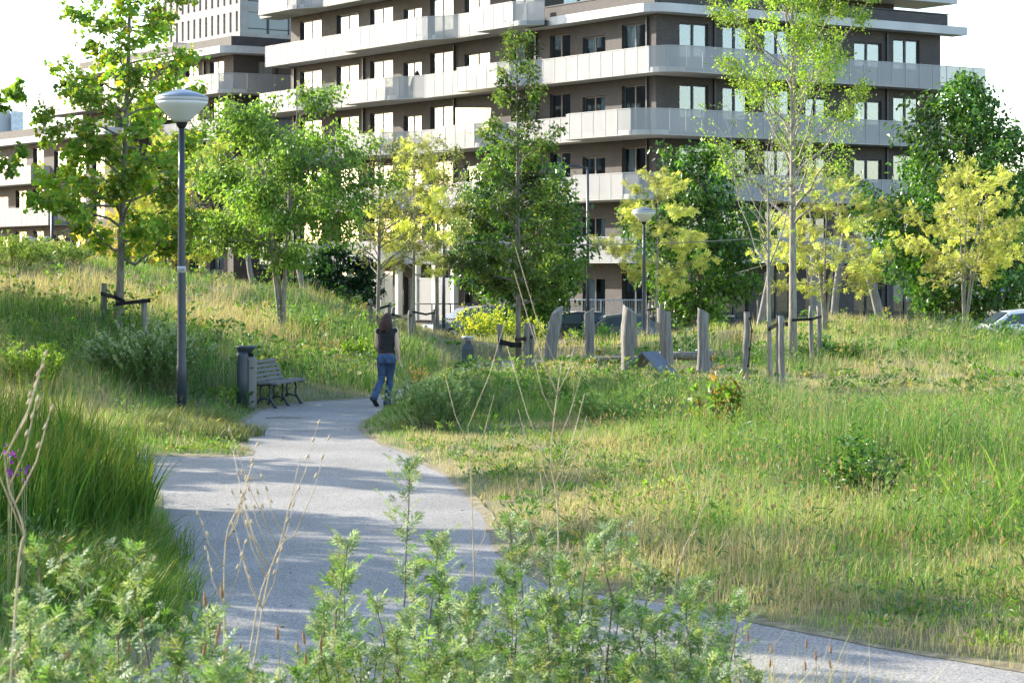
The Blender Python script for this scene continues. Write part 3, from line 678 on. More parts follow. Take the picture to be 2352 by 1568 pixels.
# ------------------------------------------------------------------ vegetation generators
def leaf_template(kind):
    if kind == 'oval':
        V = [(0, 0, 0), (.27, .35, .07), (.2, .75, .05), (0, 1, -.03), (-.2, .75, .05), (-.27, .35, .07)]; Q = [[0, 1, 2, 3], [0, 3, 4, 5]]
        return np.array(V), [np.array(Q)]
    if kind == 'heart':
        V = [(0, 0, 0), (.38, .12, .1), (.42, .45, .1), (.2, .8, .03), (0, 1, -.08), (-.2, .8, .03), (-.42, .45, .1), (-.38, .12, .1)]
        return np.array(V), [np.array([[0, 1, 2, 3], [0, 5, 6, 7], [0, 3, 4, 5]])]
    if kind == 'small':
        return np.array([(0, 0, 0), (.28, .45, .08), (0, 1, 0), (-.28, .45, .08)]), [np.array([[0, 1, 2, 3]])]
    if kind == 'narrow':
        return np.array([(0, 0, 0), (.13, .45, .04), (0, 1, -.05), (-.13, .45, .04)]), [np.array([[0, 1, 2, 3]])]
    if kind == 'star':
        V = [(0, .35, 0)]; ang = np.radians([-90, -20, 15, 45, 90, 135, 165, 200]); rad = [.32, .55, .24, .64, .68, .64, .24, .55]
        for a, r in zip(ang, rad): V.append((r * math.cos(a), .35 + r * math.sin(a), -.12 * (r > .5)))
        n = len(ang); return np.array(V), [np.array([[0, 1 + i, 1 + (i + 1) % n] for i in range(n)])]
    if kind == 'feather':
        V = []; Q = []
        for i in range(4):
            y = .12 + i * .2
            for sgn in (-1, 1):
                n = len(V); V += [(0, y, 0), (sgn * .16, y + .01, .02), (sgn * .34, y + .13, -.05), (sgn * .13, y + .16, .02)]; Q.append([n, n + 1, n + 2, n + 3])
        return np.array(V), [np.array(Q)]
    if kind == 'mug':
        V = []; Q = []
        def lobe(x0, y0, a, L, wd):
            c, s = math.sin(a), math.cos(a); n = len(V)
            for (lx, ly, lz) in ((0, 0, 0), (-.55 * wd, .5 * L, .03), (0, L, -.04), (.55 * wd, .5 * L, .03)):
                V.append((x0 + lx * s + ly * c, y0 - lx * c + ly * s, lz))
            Q.append([n, n + 1, n + 2, n + 3])
        lobe(0, 0, 0, .62, .06); lobe(0, .52, 0, .5, .10)
        for sgn in (-1, 1):
            lobe(0, .55, sgn * .62, .44, .09); lobe(0, .38, sgn * .85, .46, .09); lobe(0, .2, sgn * 1.0, .32, .075)
        return np.array(V), [np.array(Q)]
    if kind == 'dock':
        V = [(0, 0, 0), (.22, .12, .05), (.26, .4, .09), (.16, .75, .04), (0, 1, -.1), (-.16, .75, .04), (-.26, .4, .09), (-.22, .12, .05)]
        return np.array(V), [np.array([[0, 1, 2, 3], [0, 5, 6, 7], [0, 3, 4, 5]])]
TPL = {k: leaf_template(k) for k in ('oval', 'heart', 'small', 'narrow', 'star', 'feather', 'mug', 'dock')}

def leaves(mb, P, D, N, S, kind, C, mi=0):
    """P positions, D long axis, N rough normal, S sizes, C colours"""
    T, fs = TPL[kind]; n = len(P); k = len(T)
    D = D / (np.linalg.norm(D, axis=1)[:, None] + 1e-9)
    X = np.cross(D, N); X /= np.linalg.norm(X, axis=1)[:, None] + 1e-9; Z = np.cross(X, D)
    V = P[:, None] + S[:, None, None] * (T[None, :, 0, None] * X[:, None] + T[None, :, 1, None] * D[:, None] + T[None, :, 2, None] * Z[:, None])
    out = [(np.arange(n)[:, None, None] * k + f[None]).reshape(-1, f.shape[1]) for f in fs]
    mb.add(V.reshape(-1, 3), out, mi, np.repeat(C, k, 0))

def pick(cols, n, r, jit=.18):
    cols = np.array(cols); c = cols[r.integers(0, len(cols), n)]; c2 = cols[r.integers(0, len(cols), n)]
    f = r.random((n, 1)); return np.clip((c * f + c2 * (1 - f)) * (1 + jit * r.standard_normal((n, 1))), .005, 1)

def make_tree(name, label, X, Y, H, tr, seed, prof, first=.3, nl=45, up=.5, curl=.15, nt=7, twl=.4, leaf='oval', ls=.09, nleaf=6000,
              cols=((.07, .16, .02),), stems=((0, 0, 1.0),), bark='bark', lmat='leaf', leaf_from=.25, sig=.05, flat=.8, droop=.2, bend=.03,
              group=None, z=None, lmin=.35, clump=.25, cat='tree', wind=0.0, topw=0.0):
    r = np.random.default_rng(seed); z0 = gz(X, Y) - .05 if z is None else z
    root = empty(name, (X, Y, z0)); tag(root, label, cat, group)
    tb = MB(); cb = MB(); lines = []
    for (lx, ly, hf) in stems:
        n = 9; f = np.linspace(0, 1, n); w_ = np.cumsum(r.standard_normal((n, 2)) * bend, 0) * H * .25; w_[0] = 0
        P = np.stack([lx * H * f ** 1.2 + w_[:, 0] * f, ly * H * f ** 1.2 + w_[:, 1] * f, f * H * hf], 1)
        rad = tr * (1 if len(stems) == 1 else .75) * (1 - f) ** .8 + .006; rad[0] *= 1.25
        tb.tube(P, rad, 8); lines.append((P, rad, hf))
    PA, DA, CA, WA = [], [], [], []
    for i in range(nl):
        P, rad, hf = lines[i % len(lines)]
        f = first + (1 - first) * ((i + r.random()) / nl); fi = f * 8; k = min(int(fi), 7); q = fi - k
        s0 = P[k] * (1 - q) + P[k + 1] * q; rr = (rad[k] * (1 - q) + rad[k + 1] * q)
        az = i * 2.39996 + r.normal() * .35; L = prof(f) * r.uniform(.7, 1.12)
        if L < .05: continue
        h = np.array([math.cos(az), math.sin(az), 0]); upv = up * (1 + .25 * r.normal()) + .5 * max(0, f - .7) / .3
        tt = np.linspace(0, 1, 6)[:, None]
        wob = np.cumsum(r.standard_normal((6, 3)) * .05 * L, 0); wob[0] = 0
        B = s0 + h * L * tt + np.array([0, 0, 1]) * L * (upv * tt + curl * (tt ** 2)) + wob
        tb.tube(B, np.linspace(min(rr * .55, .012 + .022 * L), .004, 6), 5, cap=False)
        ct = 1 + clump * r.normal()
        for j in range(nt):
            t0 = lmin + (1 - lmin) * (j + r.random()) / nt; kk = min(int(t0 * 5), 4); q2 = t0 * 5 - kk
            p0 = B[kk] * (1 - q2) + B[kk + 1] * q2
            a2 = az + r.choice([-1, 1]) * r.uniform(.3, 1.25); l2 = max(.12, twl * L * r.uniform(.5, 1.2) * (1.15 - .5 * t0))
            d2 = np.array([math.cos(a2), math.sin(a2), upv * .6 + r.normal() * .3]); d2 /= np.linalg.norm(d2)
            p1 = p0 + d2 * l2 * .55 + r.standard_normal(3) * .03; p2 = p0 + d2 * l2 - np.array([0, 0, droop * l2 * .5])
            tb.tube([p0, p1, p2], [.006, .0045, .002], 3, cap=False)
            PA.append((p0, p1, p2)); WA.append(l2); CA.append(ct * (1 + .1 * r.normal()))
    PA = np.array(PA); WA = np.array(WA); CA = np.array(CA)
    WA = WA * np.clip(PA[:, 0, 2] / H, .05, 1) ** topw
    idx = r.choice(len(PA), nleaf, p=WA / WA.sum()); u = leaf_from + (1 - leaf_from) * r.random(nleaf) ** .8
    a, b_, c = PA[idx, 0], PA[idx, 1], PA[idx, 2]; u = u[:, None]
    Pp = (1 - u) ** 2 * a + 2 * u * (1 - u) * b_ + u * u * c + r.standard_normal((nleaf, 3)) * sig
    D = (c - a); D /= np.linalg.norm(D, axis=1)[:, None] + 1e-9; D = D * .5 + r.standard_normal((nleaf, 3)) * .7; D[:, 2] -= droop * 1.6
    D[:, 0] += wind
    N = r.standard_normal((nleaf, 3)) * (1 - flat) + np.array([0, 0, 1.0]) * flat + r.standard_normal((nleaf, 3)) * .35
    C = pick(cols, nleaf, r) * CA[idx][:, None]
    leaves(cb, Pp, D, N, ls * r.uniform(.7, 1.25, nleaf), leaf, np.clip(C, .004, 1))
    tb.build('trunk', M[bark], root); cb.build('crown', M[lmat], root, col=True)
    return root

def shrub(name, label, X, Y, H, W, seed, nst=30, leaf='mug', ls=.07, nleaf=2500, cols=((.08, .14, .05),), lmat='weed', spread=.5, tips=None, cat='shrub', group=None, flower=None, stemcol='stem', upright=1.0, base=.2, droop=0.1, z=None, leafpow=.7):
    r = np.random.default_rng(seed); z0 = gz(X, Y) - .02 if z is None else z
    root = empty(name, (X, Y, z0)); tag(root, label, cat, group)
    tb = MB(); cb = MB(); S = []
    for i in range(nst):
        a = r.random() * 6.283; q = math.sqrt(r.random()); b0 = np.array([math.cos(a), math.sin(a), 0]) * q * W * .28
        h = H * r.uniform(.62, 1.0) * (1 - .3 * q ** 2); tip = b0 + np.array([math.cos(a) * q * W * .5 * spread * 2 * r.uniform(.6, 1), math.sin(a) * q * W * .5 * spread * 2 * r.uniform(.6, 1), h])
        mid = (b0 + tip) / 2 + np.array([-math.cos(a), -math.sin(a), 0]) * q * W * .08 + r.standard_normal(3) * .03
        f = np.linspace(0, 1, 6)[:, None]; P = (1 - f) ** 2 * b0 + 2 * f * (1 - f) * mid + f * f * tip
        tb.tube(P, np.linspace(.007, .002, 6), 4, cap=False); S.append((b0, mid, tip))
        for _ in range(3):
            f0 = r.uniform(.35, .9); p0 = (1 - f0) ** 2 * b0 + 2 * f0 * (1 - f0) * mid + f0 * f0 * tip
            a2 = r.random() * 6.283; l2 = H * r.uniform(.1, .28); p2 = p0 + np.array([math.cos(a2) * l2 * .6, math.sin(a2) * l2 * .6, l2 * .8]); S.append((p0, (p0 + p2) / 2, p2))
    S = np.array(S); L = np.linalg.norm(S[:, 2] - S[:, 0], axis=1); idx = r.choice(len(S), nleaf, p=L / L.sum())
    u = (base + (1 - base) * r.random(nleaf) ** leafpow)[:, None]
    P = (1 - u) ** 2 * S[idx, 0] + 2 * u * (1 - u) * S[idx, 1] + u * u * S[idx, 2]
    a = r.random(nleaf) * 6.283; D = np.stack([np.cos(a), np.sin(a), .25 + upright * u[:, 0] * 1.2 + r.normal(0, .25, nleaf) - droop], 1)
    N = np.array([0, 0, 1.0]) + r.standard_normal((nleaf, 3)) * .5
    C = pick(cols, nleaf, r)
    if tips is not None: C = np.where(u > .86, np.array(tips) * (1 + .15 * r.standard_normal((nleaf, 1))), C)
    leaves(cb, P, D, N, ls * r.uniform(.6, 1.25, nleaf) * (1.15 - .5 * u[:, 0]), leaf, np.clip(C, .005, 1))
    tb.build('stems', M[stemcol], root); cb.build('foliage', M[lmat], root, col=True)
    if flower:
        fb = MB(); nf, fs, fc = flower; idx = r.choice(len(S), nf); u = r.uniform(.75, 1.04, nf)[:, None]
        P = (1 - u) ** 2 * S[idx, 0] + 2 * u * (1 - u) * S[idx, 1] + u * u * S[idx, 2] + r.standard_normal((nf, 3)) * .03
        leaves(fb, P, r.standard_normal((nf, 3)), r.standard_normal((nf, 3)) * .6 + np.array([0, -.5, .5]), fs * r.uniform(.7, 1.3, nf), 'heart', pick([fc], nf, r, .1))
        fb.build('flowers', M['weed'], root, col=True)['kind'] = 'stuff'
    return root

def blades(mb, P, h, wd, az, lean, C0, C1, mi=0):
    n = len(P); d = np.stack([np.cos(az), np.sin(az)], 1); s = np.stack([-d[:, 1], d[:, 0]], 1)
    tw = R.random(n) * 6.283; s = np.stack([np.cos(tw), np.sin(tw)], 1)
    V = np.zeros((n, 5, 3)); hw = (wd / 2)[:, None]
    V[:, 0, :2] = P[:, :2] - s * hw; V[:, 1, :2] = P[:, :2] + s * hw; V[:, :2, 2] = P[:, 2, None]
    m = P[:, :2] + d * (lean * h * .3)[:, None]
    V[:, 2, :2] = m - s * hw * .8; V[:, 3, :2] = m + s * hw * .8; V[:, 2:4, 2] = (P[:, 2] + h * .58)[:, None]
    V[:, 4, :2] = P[:, :2] + d * (lean * h)[:, None]; V[:, 4, 2] = P[:, 2] + h * np.clip(1 - .35 * lean ** 2, .3, 1)
    i = np.arange(n)[:, None] * 5
    C = np.stack([C0, C0, (C0 + C1) / 2, (C0 + C1) / 2, C1], 1).reshape(-1, 3)
    mb.add(V.reshape(-1, 3), [i + np.array([[0, 1, 3, 2]]), i + np.array([[2, 3, 4]])], mi, C)

for o, r_ in PLANTS:
    m_ = MB(); n_ = 160; a_ = r_.random(n_) * 6.283; leaves(m_, np.stack([.1 * r_.standard_normal(n_), .1 * r_.standard_normal(n_), .5 + .6 * r_.random(n_)], 1), np.stack([np.cos(a_), np.sin(a_), r_.normal(.5, .5, n_)], 1), np.array([0, 0, 1.0]) + r_.standard_normal((n_, 3)) * .5, np.full(n_, .2), 'oval', pick([(.05, .14, .03), (.09, .2, .04)], n_, r_)); m_.build('foliage', M['leaf'], o, col=True)
# ------------------------------------------------------------------ grass
GREEN = np.array((.11, .25, .04)); FRESH = np.array((.20, .335, .05)); DRY = np.array((.45, .375, .22)); DARKG = np.array((.045, .14, .035)); BLUEG = np.array((.13, .23, .11))
# blobs: x, y, rx, ry, height, dryness, strength
BL = [(-8.0, 44, 3.0, 3.4, .62, .02, 1), (-4.6, 47.2, 2.0, 1.5, .5, .08, 1), (-6.5, 50, 2.2, 2.0, .38, .5, .8), (-9.5, 52, 4, 4, .42, .62, .9), (-7.5, 56, 4, 3, .45, .62, .8), (-3.4, 43.6, 1.5, 1.2, .12, .85, 1), (-5.0, 43.5, .8, 1.3, .25, .6, 1),
      (-4.6, 57, 1.4, 3, .6, .08, 1), (-3.4, 54, 1.0, 3.5, .28, .15, 1.2), (-1.9, 54, .9, 4, .5, .03, 1), (.6, 42.0, 2.2, 3.5, .48, .05, 1.2), (2.8, 40.5, 1.6, 4.0, .55, .04, 1.2), (3.4, 34, 1.6, 4, .5, .05, 1.2),
      (1.3, 36, 1.0, 1.6, .12, .85, 1), (-.2, 30, 1.1, 3, .08, .7, 1), (.6, 25, 1.0, 4, .09, .68, 1), (5.5, 46, 3, 3.5, .12, .72, 1), (10, 47, 3.5, 3.5, .13, .7, 1), (6.5, 55.5, 1.2, 1.8, .42, .05, 1),
      (9, 64, 6, 5, .5, .42, .9), (5, 62, 2, 4, .4, .4, .9), (12, 62, 3, 4, .42, .3, .9), (6.8, 28, 2.2, 4, .75, .05, 1.3), (9.0, 34, 2, 5, .45, .2, .9), (5.0, 21.5, 1.5, 3, .55, .08, 1.1), (2.6, 23, 1.2, 3, .36, .22, 1),
      (3.9, 18.5, 1.4, 1.6, .3, .35, 1), (4.4, 16, 1.3, 1.2, .18, .3, 1), (6.2, 17, 1.5, 2.0, .4, .35, 1), (-4.9, 35.5, 1.2, 3.6, .17, .12, 1.6), (-7.3, 35.5, 1.6, 2.4, .5, .85, 1), (-9.0, 39.5, 2, 2, .45, .25, 1),
      (-12, 40, 3, 4, .6, .1, .9), (-5.6, 21, 2.2, 4, .4, .02, 1), (-3.5, 17.5, 1.0, 2.5, .22, .02, 1), (-7, 30, 3, 1.5, .3, .1, .6), (2.2, 53.5, 2.6, 3.5, .08, .45, 1.2), (.3, 57.5, 2, 3.5, .07, .5, 1.2), (3.6, 60, 3, 3, .12, .6, 1), (3, 74, 5, 9, .16, .7, .9), (-1.2, 68, 1.4, 5, .3, .3, .8), (0, 10.3, 5, 1.6, .38, .3, .9), (2.8, 10.5, 1.2, 1.8, .07, .55, 1.5)]
def field(x, y):
    wsum = np.full(x.shape, .25); h = wsum * .22; d = wsum * .45
    for (bx, by, rx, ry, bh, bd, st) in BL:
        w_ = st * np.exp(-(((x - bx) / rx) ** 2 + ((y - by) / ry) ** 2) * 1.2) * 2.5; wsum = wsum + w_; h = h + w_ * bh; d = d + w_ * bd
    n1 = vnoise(x, y, 1.7, 21); n2 = vnoise(x, y, .55, 22); n3 = vnoise(x, y, 4.5, 23)
    return h / wsum * (.40 + .75 * sstep(.3, .75, n1) + .5 * n2), np.clip(d / wsum + (n3 - .5) * .6 + (n2 - .5) * .6, 0, 1), n1

def grass_patch(name, label, N, y0, y1, pw, seed, hmul=1.0, keep=None, dens_tall=False):
    r = np.random.default_rng(seed)
    u = r.random(N); y = (y0 ** (1 + pw) + u * (y1 ** (1 + pw) - y0 ** (1 + pw))) ** (1 / (1 + pw))
    x = (r.random(N) * 2 - 1) * (.232 * y + 2.0)
    d = dist_path(x, y); ok = d > -.07 + .12 * vnoise(x, y, .35, 9)
    ok &= ~((y > 85.5) & (y < 91.5) & (x > -9))
    if keep is not None: ok &= keep(x, y)
    x, y, d = x[ok], y[ok], d[ok]
    h, dry, n1 = field(x, y)
    bare = vnoise(x, y, 1.1, 31); ok = (r.random(len(x)) < np.clip(.35 + 1.3 * bare, 0, 1)); x, y, d, h, dry, n1 = [q[ok] for q in (x, y, d, h, dry, n1)]
    n = len(x); z = ground(x, y, d) - .01
    edge = sstep(0, .6, d); h = h * (.45 + .55 * edge) * hmul
    isdry = r.random(n) < .06 + .9 * sstep(.22, .72, dry)
    stalk = r.random(n) < .06
    h = h * r.uniform(.55, 1.15, n) * np.where(stalk, 1.3, 1); wd = np.maximum(.0055, .47 * y / 2300) * r.uniform(.7, 1.4, n) * np.where(stalk, .6, 1)
    lush_shade = sstep(.45, .65, h)[:, None] * (dry[:, None] < .25)  # tall green growth; shade of the slope is also put into its colour
    cg = np.where(r.random((n, 1)) < .6 * lush_shade, DARKG, np.where(r.random((n, 1)) < .4, GREEN, np.where(r.random((n, 1)) < .65, FRESH, np.where(r.random((n, 1)) < .5, BLUEG, DARKG))))
    hue = vnoise(x, y, 2.6, 41)[:, None]; cg = cg * (.75 + .5 * hue) + np.array((.05, .03, 0)) * (hue - .5)
    c = np.where((isdry | stalk)[:, None], DRY * r.uniform(.7, 1.2, (n, 1)), cg * r.uniform(.75, 1.25, (n, 1)))
    az = r.normal(-.35, 1.6, n); lean = np.abs(r.normal(.35, .38, n))
    mb = MB(); c0 = c * .9 + DRY * .06; c1 = c * 1.05 + DRY * .08 * (dry[:, None])
    global R; R = r
    blades(mb, np.stack([x, y, z], 1), np.maximum(h, .03), wd, az, lean, np.clip(c0, .01, 1), np.clip(c1, .01, 1))
    o = mb.build(name, M['grass'], col=True); tag(o, label, 'grass', kind='stuff'); return o

def forbs(name, label, ncl, y0, y1, seed, low=1.0):
    """small leafy weeds mixed through the grass"""
    r = np.random.default_rng(seed); y = y0 + (y1 - y0) * r.random(ncl) ** 1.1; x = (r.random(ncl) * 2 - 1) * (.232 * y + 1); d = dist_path(x, y); ok = d > .25; x, y, d = x[ok], y[ok], d[ok]
    h, dry, _ = field(x, y); ok = r.random(len(x)) > dry * .9 * low ** .5; x, y, h, dry, d = [q[ok] for q in (x, y, h, dry, d)]; n = len(x); k = 26
    H = np.clip(h * low * r.uniform(.7, 1.5, n), .05, .75); rad = r.uniform(.06, .22, n); mb = MB(); idx = np.repeat(np.arange(n), k); m = len(idx)
    a = r.random(m) * 6.283; q = np.sqrt(r.random(m)) * rad[idx]; X = x[idx] + np.cos(a) * q; Y = y[idx] + np.sin(a) * q
    Z = ground(x, y, d)[idx] + H[idx] * r.random(m) ** .6; D = np.stack([np.cos(a), np.sin(a), r.normal(.7, .5, m)], 1)
    pal = np.array(((.09, .20, .03), (.14, .26, .04), (.12, .2, .09), (.06, .15, .03), (.2, .28, .05), (.26, .24, .09))); c = pal[r.integers(0, len(pal), n)][idx] * r.uniform(.75, 1.25, (m, 1))
    leaves(mb, np.stack([X, Y, Z], 1), D, np.array([0, 0, 1.0]) + r.standard_normal((m, 3)) * .6, (.05 + .0012 * Y) * (.45 + .55 * low) * r.uniform(.6, 1.3, m), 'narrow' if seed % 2 else 'small', c)
    o = mb.build(name, M['weed'], col=True); tag(o, label, 'weeds', kind='stuff')
forbs('meadow_weeds', 'small leafy weeds scattered through the near meadow', 2200, 14.5, 46, 111)
forbs('meadow_clover', 'low clover-like leaves filling the near lawn', 2900, 14.0, 32, 114, low=.35)
forbs('meadow_weeds', 'small leafy weeds scattered over the hill and the far mound', 1500, 40, 76, 112)
grass_patch('meadow_grass', 'mixed green and straw-coloured meadow grass on the near lawns and banks', 245000, 13.0, 42.0, -.2, 101, keep=lambda x, y: (y > 9))
grass_patch('hill_grass', 'long green and dry grass on the hill and the far mound', 190000, 42.0, 84.0, -.6, 102)
grass_patch('bank_grass', 'grass and weeds on the bank in front of the path', 15000, 6.5, 12.6, 0, 103)

# ------------------------------------------------------------------ trees
G_GUM = ((.15, .29, .035), (.21, .36, .045), (.31, .43, .06), (.12, .25, .035))
G_MAP = ((.14, .265, .05), (.19, .32, .065), (.26, .385, .085), (.09, .19, .04))
G_LIME = ((.045, .13, .02), (.08, .20, .028), (.15, .29, .04), (.03, .09, .018))
G_YEL = ((.60, .58, .16), (.54, .57, .16), (.66, .62, .24), (.46, .54, .13))
G_YG = ((.34, .39, .07), (.24, .33, .05), (.44, .44, .08))
G_OLV = ((.16, .20, .06), (.22, .24, .09), (.11, .16, .045), (.28, .27, .12))
G_ASH = ((.19, .33, .045), (.26, .38, .055), (.36, .42, .10), (.14, .27, .04))

def at(xd, Y): return (xd - CX) / F * Y
make_tree('sweetgum_tree', 'tall young sweetgum with star-shaped leaves staked on the grassy slope', at(273, 46), 46, 8.9, .075, 1,
          lambda f: 1.8 * (1 - f) ** .7 * min(1, (f - .05) / .15) + .3, first=.17, nl=56, up=.28, curl=.12, nt=8, twl=.42, leaf='star', ls=.11, nleaf=10500, topw=-.35, cols=G_GUM + ((.32, .30, .03),), stems=((.032, 0, 1.0),), bend=.012, sig=.085, droop=.35, flat=.6)
make_tree('maple_tree', 'bushy green multi-stemmed maple behind the bench', at(648, 52), 52, 5.5, .075, 2,
          lambda f: 2.3 * math.sin(min(1, max(0, (f - .25) / .4)) * 1.57) * (1 - max(0, f - .55) / .45) ** .7 + .15, first=.33, nl=64, up=.32, curl=.0, nt=9, twl=.42, leaf='oval', ls=.097, nleaf=24000, cols=G_MAP,
          stems=((-.15, .02, .93), (.05, -.02, 1.0), (-.06, .06, .85)), bark='bark_pale', sig=.12, droop=.45, flat=.7, clump=.15)
make_tree('young_oak', 'slender dark-leaved tree with a sparse pointed top between three stakes', at(1190, 50), 50, 7.35, .06, 3,
          lambda f: 1.75 * (1 - f) ** .95 * min(1, (f - .12) / .12) + .17, first=.2, nl=52, up=.35, curl=.1, nt=7, twl=.4, leaf='oval', ls=.085, nleaf=15500, topw=-.6, cols=((.09, .13, .035), (.06, .10, .03), (.14, .17, .05)) + ((.08, .18, .03), (.07, .15, .03), (.16, .22, .04)), bend=.008, sig=.075, droop=.3, clump=.35)
make_tree('lime_tree', 'dense dark green lime behind the slender staked tree', at(1198, 84), 84, 7.4, .14, 4,
          lambda f: 2.45 * math.sin(min(1, (f - .08) / .4) * 1.57) * (1 - max(0, f - .42) / .58) ** .55 + .1, first=.14, nl=80, up=.2, curl=.1, nt=9, twl=.45, leaf='oval', ls=.2, nleaf=14500, cols=G_LIME, lmat='leaf_gloss', clump=.3, sig=.17, droop=.4)
make_tree('lime_tree', 'dense dark green lime behind the far path lamp', at(1606, 89), 89, 7.5, .14, 5,
          lambda f: 2.65 * math.sin(min(1, (f - .06) / .4) * 1.57) * (1 - max(0, f - .42) / .58) ** .55 + .1, first=.12, nl=80, up=.2, curl=.1, nt=9, twl=.45, leaf='oval', ls=.2, nleaf=14500, cols=G_LIME, lmat='leaf_gloss', clump=.3, sig=.17, droop=.4)
make_tree('lime_tree', 'largest dark green lime rising behind the white parked car', at(2225, 88), 88, 10.3, .2, 6,
          lambda f: 3.9 * math.sin(min(1, (f - .03) / .33) * 1.57) * (1 - max(0, f - .36) / .64) ** .8 + .1, first=.09, nl=115, up=.2, curl=.12, nt=10, twl=.42, leaf='oval', ls=.225, nleaf=24000, cols=G_LIME, lmat='leaf_gloss', clump=.3, sig=.2, droop=.4)
make_tree('tall_ash', 'tall airy young tree with bare lower branches and bright green top', at(1821, 55), 55, 11.2, .10, 7,
          lambda f: 1.75 * min(1, (f - .22) / .12) * (1 - max(0, f - .8) / .2) ** .6 + .15, first=.3, nl=54, up=.85, curl=.4, nt=11, twl=.36, leaf='small', ls=.08, nleaf=40000, topw=1.6, cols=G_ASH, bark='bark_pale', bend=.006, sig=.10, leaf_from=.4, lmin=.5, droop=.1)
make_tree('bare_sapling', 'thin staked sapling with nearly bare twiggy branches', at(1769, 45.5), 45.5, 4.9, .05, 8,
          lambda f: 1.15 * min(1, (f - .4) / .1) * (1 - max(0, f - .75) / .25) ** .5 + .15, first=.5, nl=17, up=1.2, curl=.5, nt=8, twl=.35, leaf='small', ls=.055, nleaf=1100, cols=G_ASH, bark='bark_pale', bend=.01, sig=.03, leaf_from=.3, lmin=.2, droop=.05)
HL = dict(leaf='feather', lmat='leaf_yellow', droop=.1, flat=.85, up=.12, curl=.05)
make_tree('honey_locust', 'yellow-leaved tree with layered foliage among the leaning grey poles', at(1895, 66), 66, 4.6, .06, 9,
          lambda f: 1.9 * math.sin(min(1, (f - .15) / .35) * 1.57) * (1 - max(0, f - .55) / .45) ** .6 + .2, first=.25, nl=44, nt=8, twl=.42, ls=.2, nleaf=2700, cols=G_YEL + G_YG, stems=((-.1, 0, 1), (.02, .03, .95), (.12, 0, .9)), sig=.05, bark='bark_pale', **HL)
make_tree('honey_locust', 'four-stemmed yellow locust on the right-hand mound', at(2215, 70), 70, 5.3, .045, 10,
          lambda f: 1.8 * math.sin(min(1, (f - .28) / .3) * 1.57) * (1 - max(0, f - .62) / .38) ** .6 + .15, first=.36, nl=48, nt=8, twl=.42, ls=.2, nleaf=3300, cols=G_YEL + G_YG[:1], stems=((-.03, 0, 1), (.03, .02, .97), (.10, -.02, .93), (.17, 0, .95)), sig=.045, bark='bark_pale', **HL)
make_tree('honey_locust', 'slim golden locust beside the far path lamp', at(1508, 81), 81, 6.4, .04, 11,
          lambda f: 1.7 * math.sin(min(1, (f - .3) / .25) * 1.57) * (1 - max(0, f - .6) / .4) ** .6 + .12, first=.36, nl=32, nt=7, twl=.42, ls=.23, nleaf=2600, cols=G_YEL, sig=.05, bark='bark_pale', bend=.01, **HL)
make_tree('honey_locust', 'golden locust in the middle of the grey-green saplings', at(950, 62), 62, 5.0, .05, 12,
          lambda f: 1.15 * math.sin(min(1, (f - .2) / .25) * 1.57) * (1 - max(0, f - .6) / .4) ** .6 + .12, first=.3, nl=36, nt=7, twl=.42, ls=.18, nleaf=3000, cols=G_YEL + G_YG[:1], sig=.05, bark='bark_pale', bend=.01, **HL)
make_tree('olive_sapling', 'thin grey-green sapling staked behind the walking woman', at(868, 60), 60, 4.9, .055, 13,
          lambda f: 1.05 * min(1, (f - .24) / .12) * (1 - max(0, f - .55) / .45) ** .6 + .12, first=.3, nl=34, up=.7, curl=.25, nt=7, twl=.38, leaf='small', ls=.085, nleaf=3600, cols=G_OLV, bend=.01, sig=.05)
make_tree('olive_sapling', 'grey-green sapling next to the golden locust', at(1004, 64), 64, 5.2, .055, 14,
          lambda f: 1.15 * min(1, (f - .24) / .12) * (1 - max(0, f - .55) / .45) ** .6 + .12, first=.3, nl=34, up=.7, curl=.25, nt=7, twl=.38, leaf='small', ls=.085, nleaf=3600, cols=G_OLV, bend=.01, sig=.05)
make_tree('honey_locust', 'yellow-green locust seen behind the street lamp pole', at(430, 66), 66, 4.0, .05, 15,
          lambda f: 2.3 * math.sin(min(1, (f - .08) / .35) * 1.57) * (1 - max(0, f - .55) / .45) ** .6 + .2, first=.14, nl=42, nt=8, twl=.42, ls=.2, nleaf=5000, cols=G_YG + G_YEL[:1], stems=((-.1, 0, 1), (.06, .03, .95)), sig=.06, bark='bark_pale', **HL)
make_tree('honey_locust', 'deep yellow locust low behind the sweetgum', at(318, 70), 70, 2.6, .05, 16,
          lambda f: 1.6 * math.sin(min(1, (f - .08) / .35) * 1.57) * (1 - max(0, f - .6) / .4) ** .6 + .2, first=.14, nl=30, nt=8, twl=.42, ls=.2, nleaf=2200, cols=((.55, .45, .06), (.5, .45, .07)), sig=.06, bark='bark_pale', **HL)
make_tree('hedge_maple', 'low dark rounded tree in the gap beside the multi-stemmed maple', at(775, 84), 84, 3.2, .1, 17,
          lambda f: 1.6 * math.sin(min(1, (f - .05) / .4) * 1.57) * (1 - max(0, f - .5) / .5) ** .6 + .1, first=.15, nl=46, up=.15, nt=8, twl=.45, leaf='heart', ls=.15, nleaf=6500, cols=((.012, .045, .014), (.02, .06, .016)), sig=.1)
make_tree('field_maple', 'small green tree at the foot of the low brick wing', at(155, 92), 92, 4.2, .1, 18,
          lambda f: 1.7 * math.sin(min(1, (f - .05) / .4) * 1.57) * (1 - max(0, f - .5) / .5) ** .6 + .1, first=.15, nl=40, up=.15, nt=8, twl=.45, leaf='small', ls=.14, nleaf=3800, cols=((.03, .055, .03), (.05, .07, .04), (.07, .05, .05)), sig=.1)
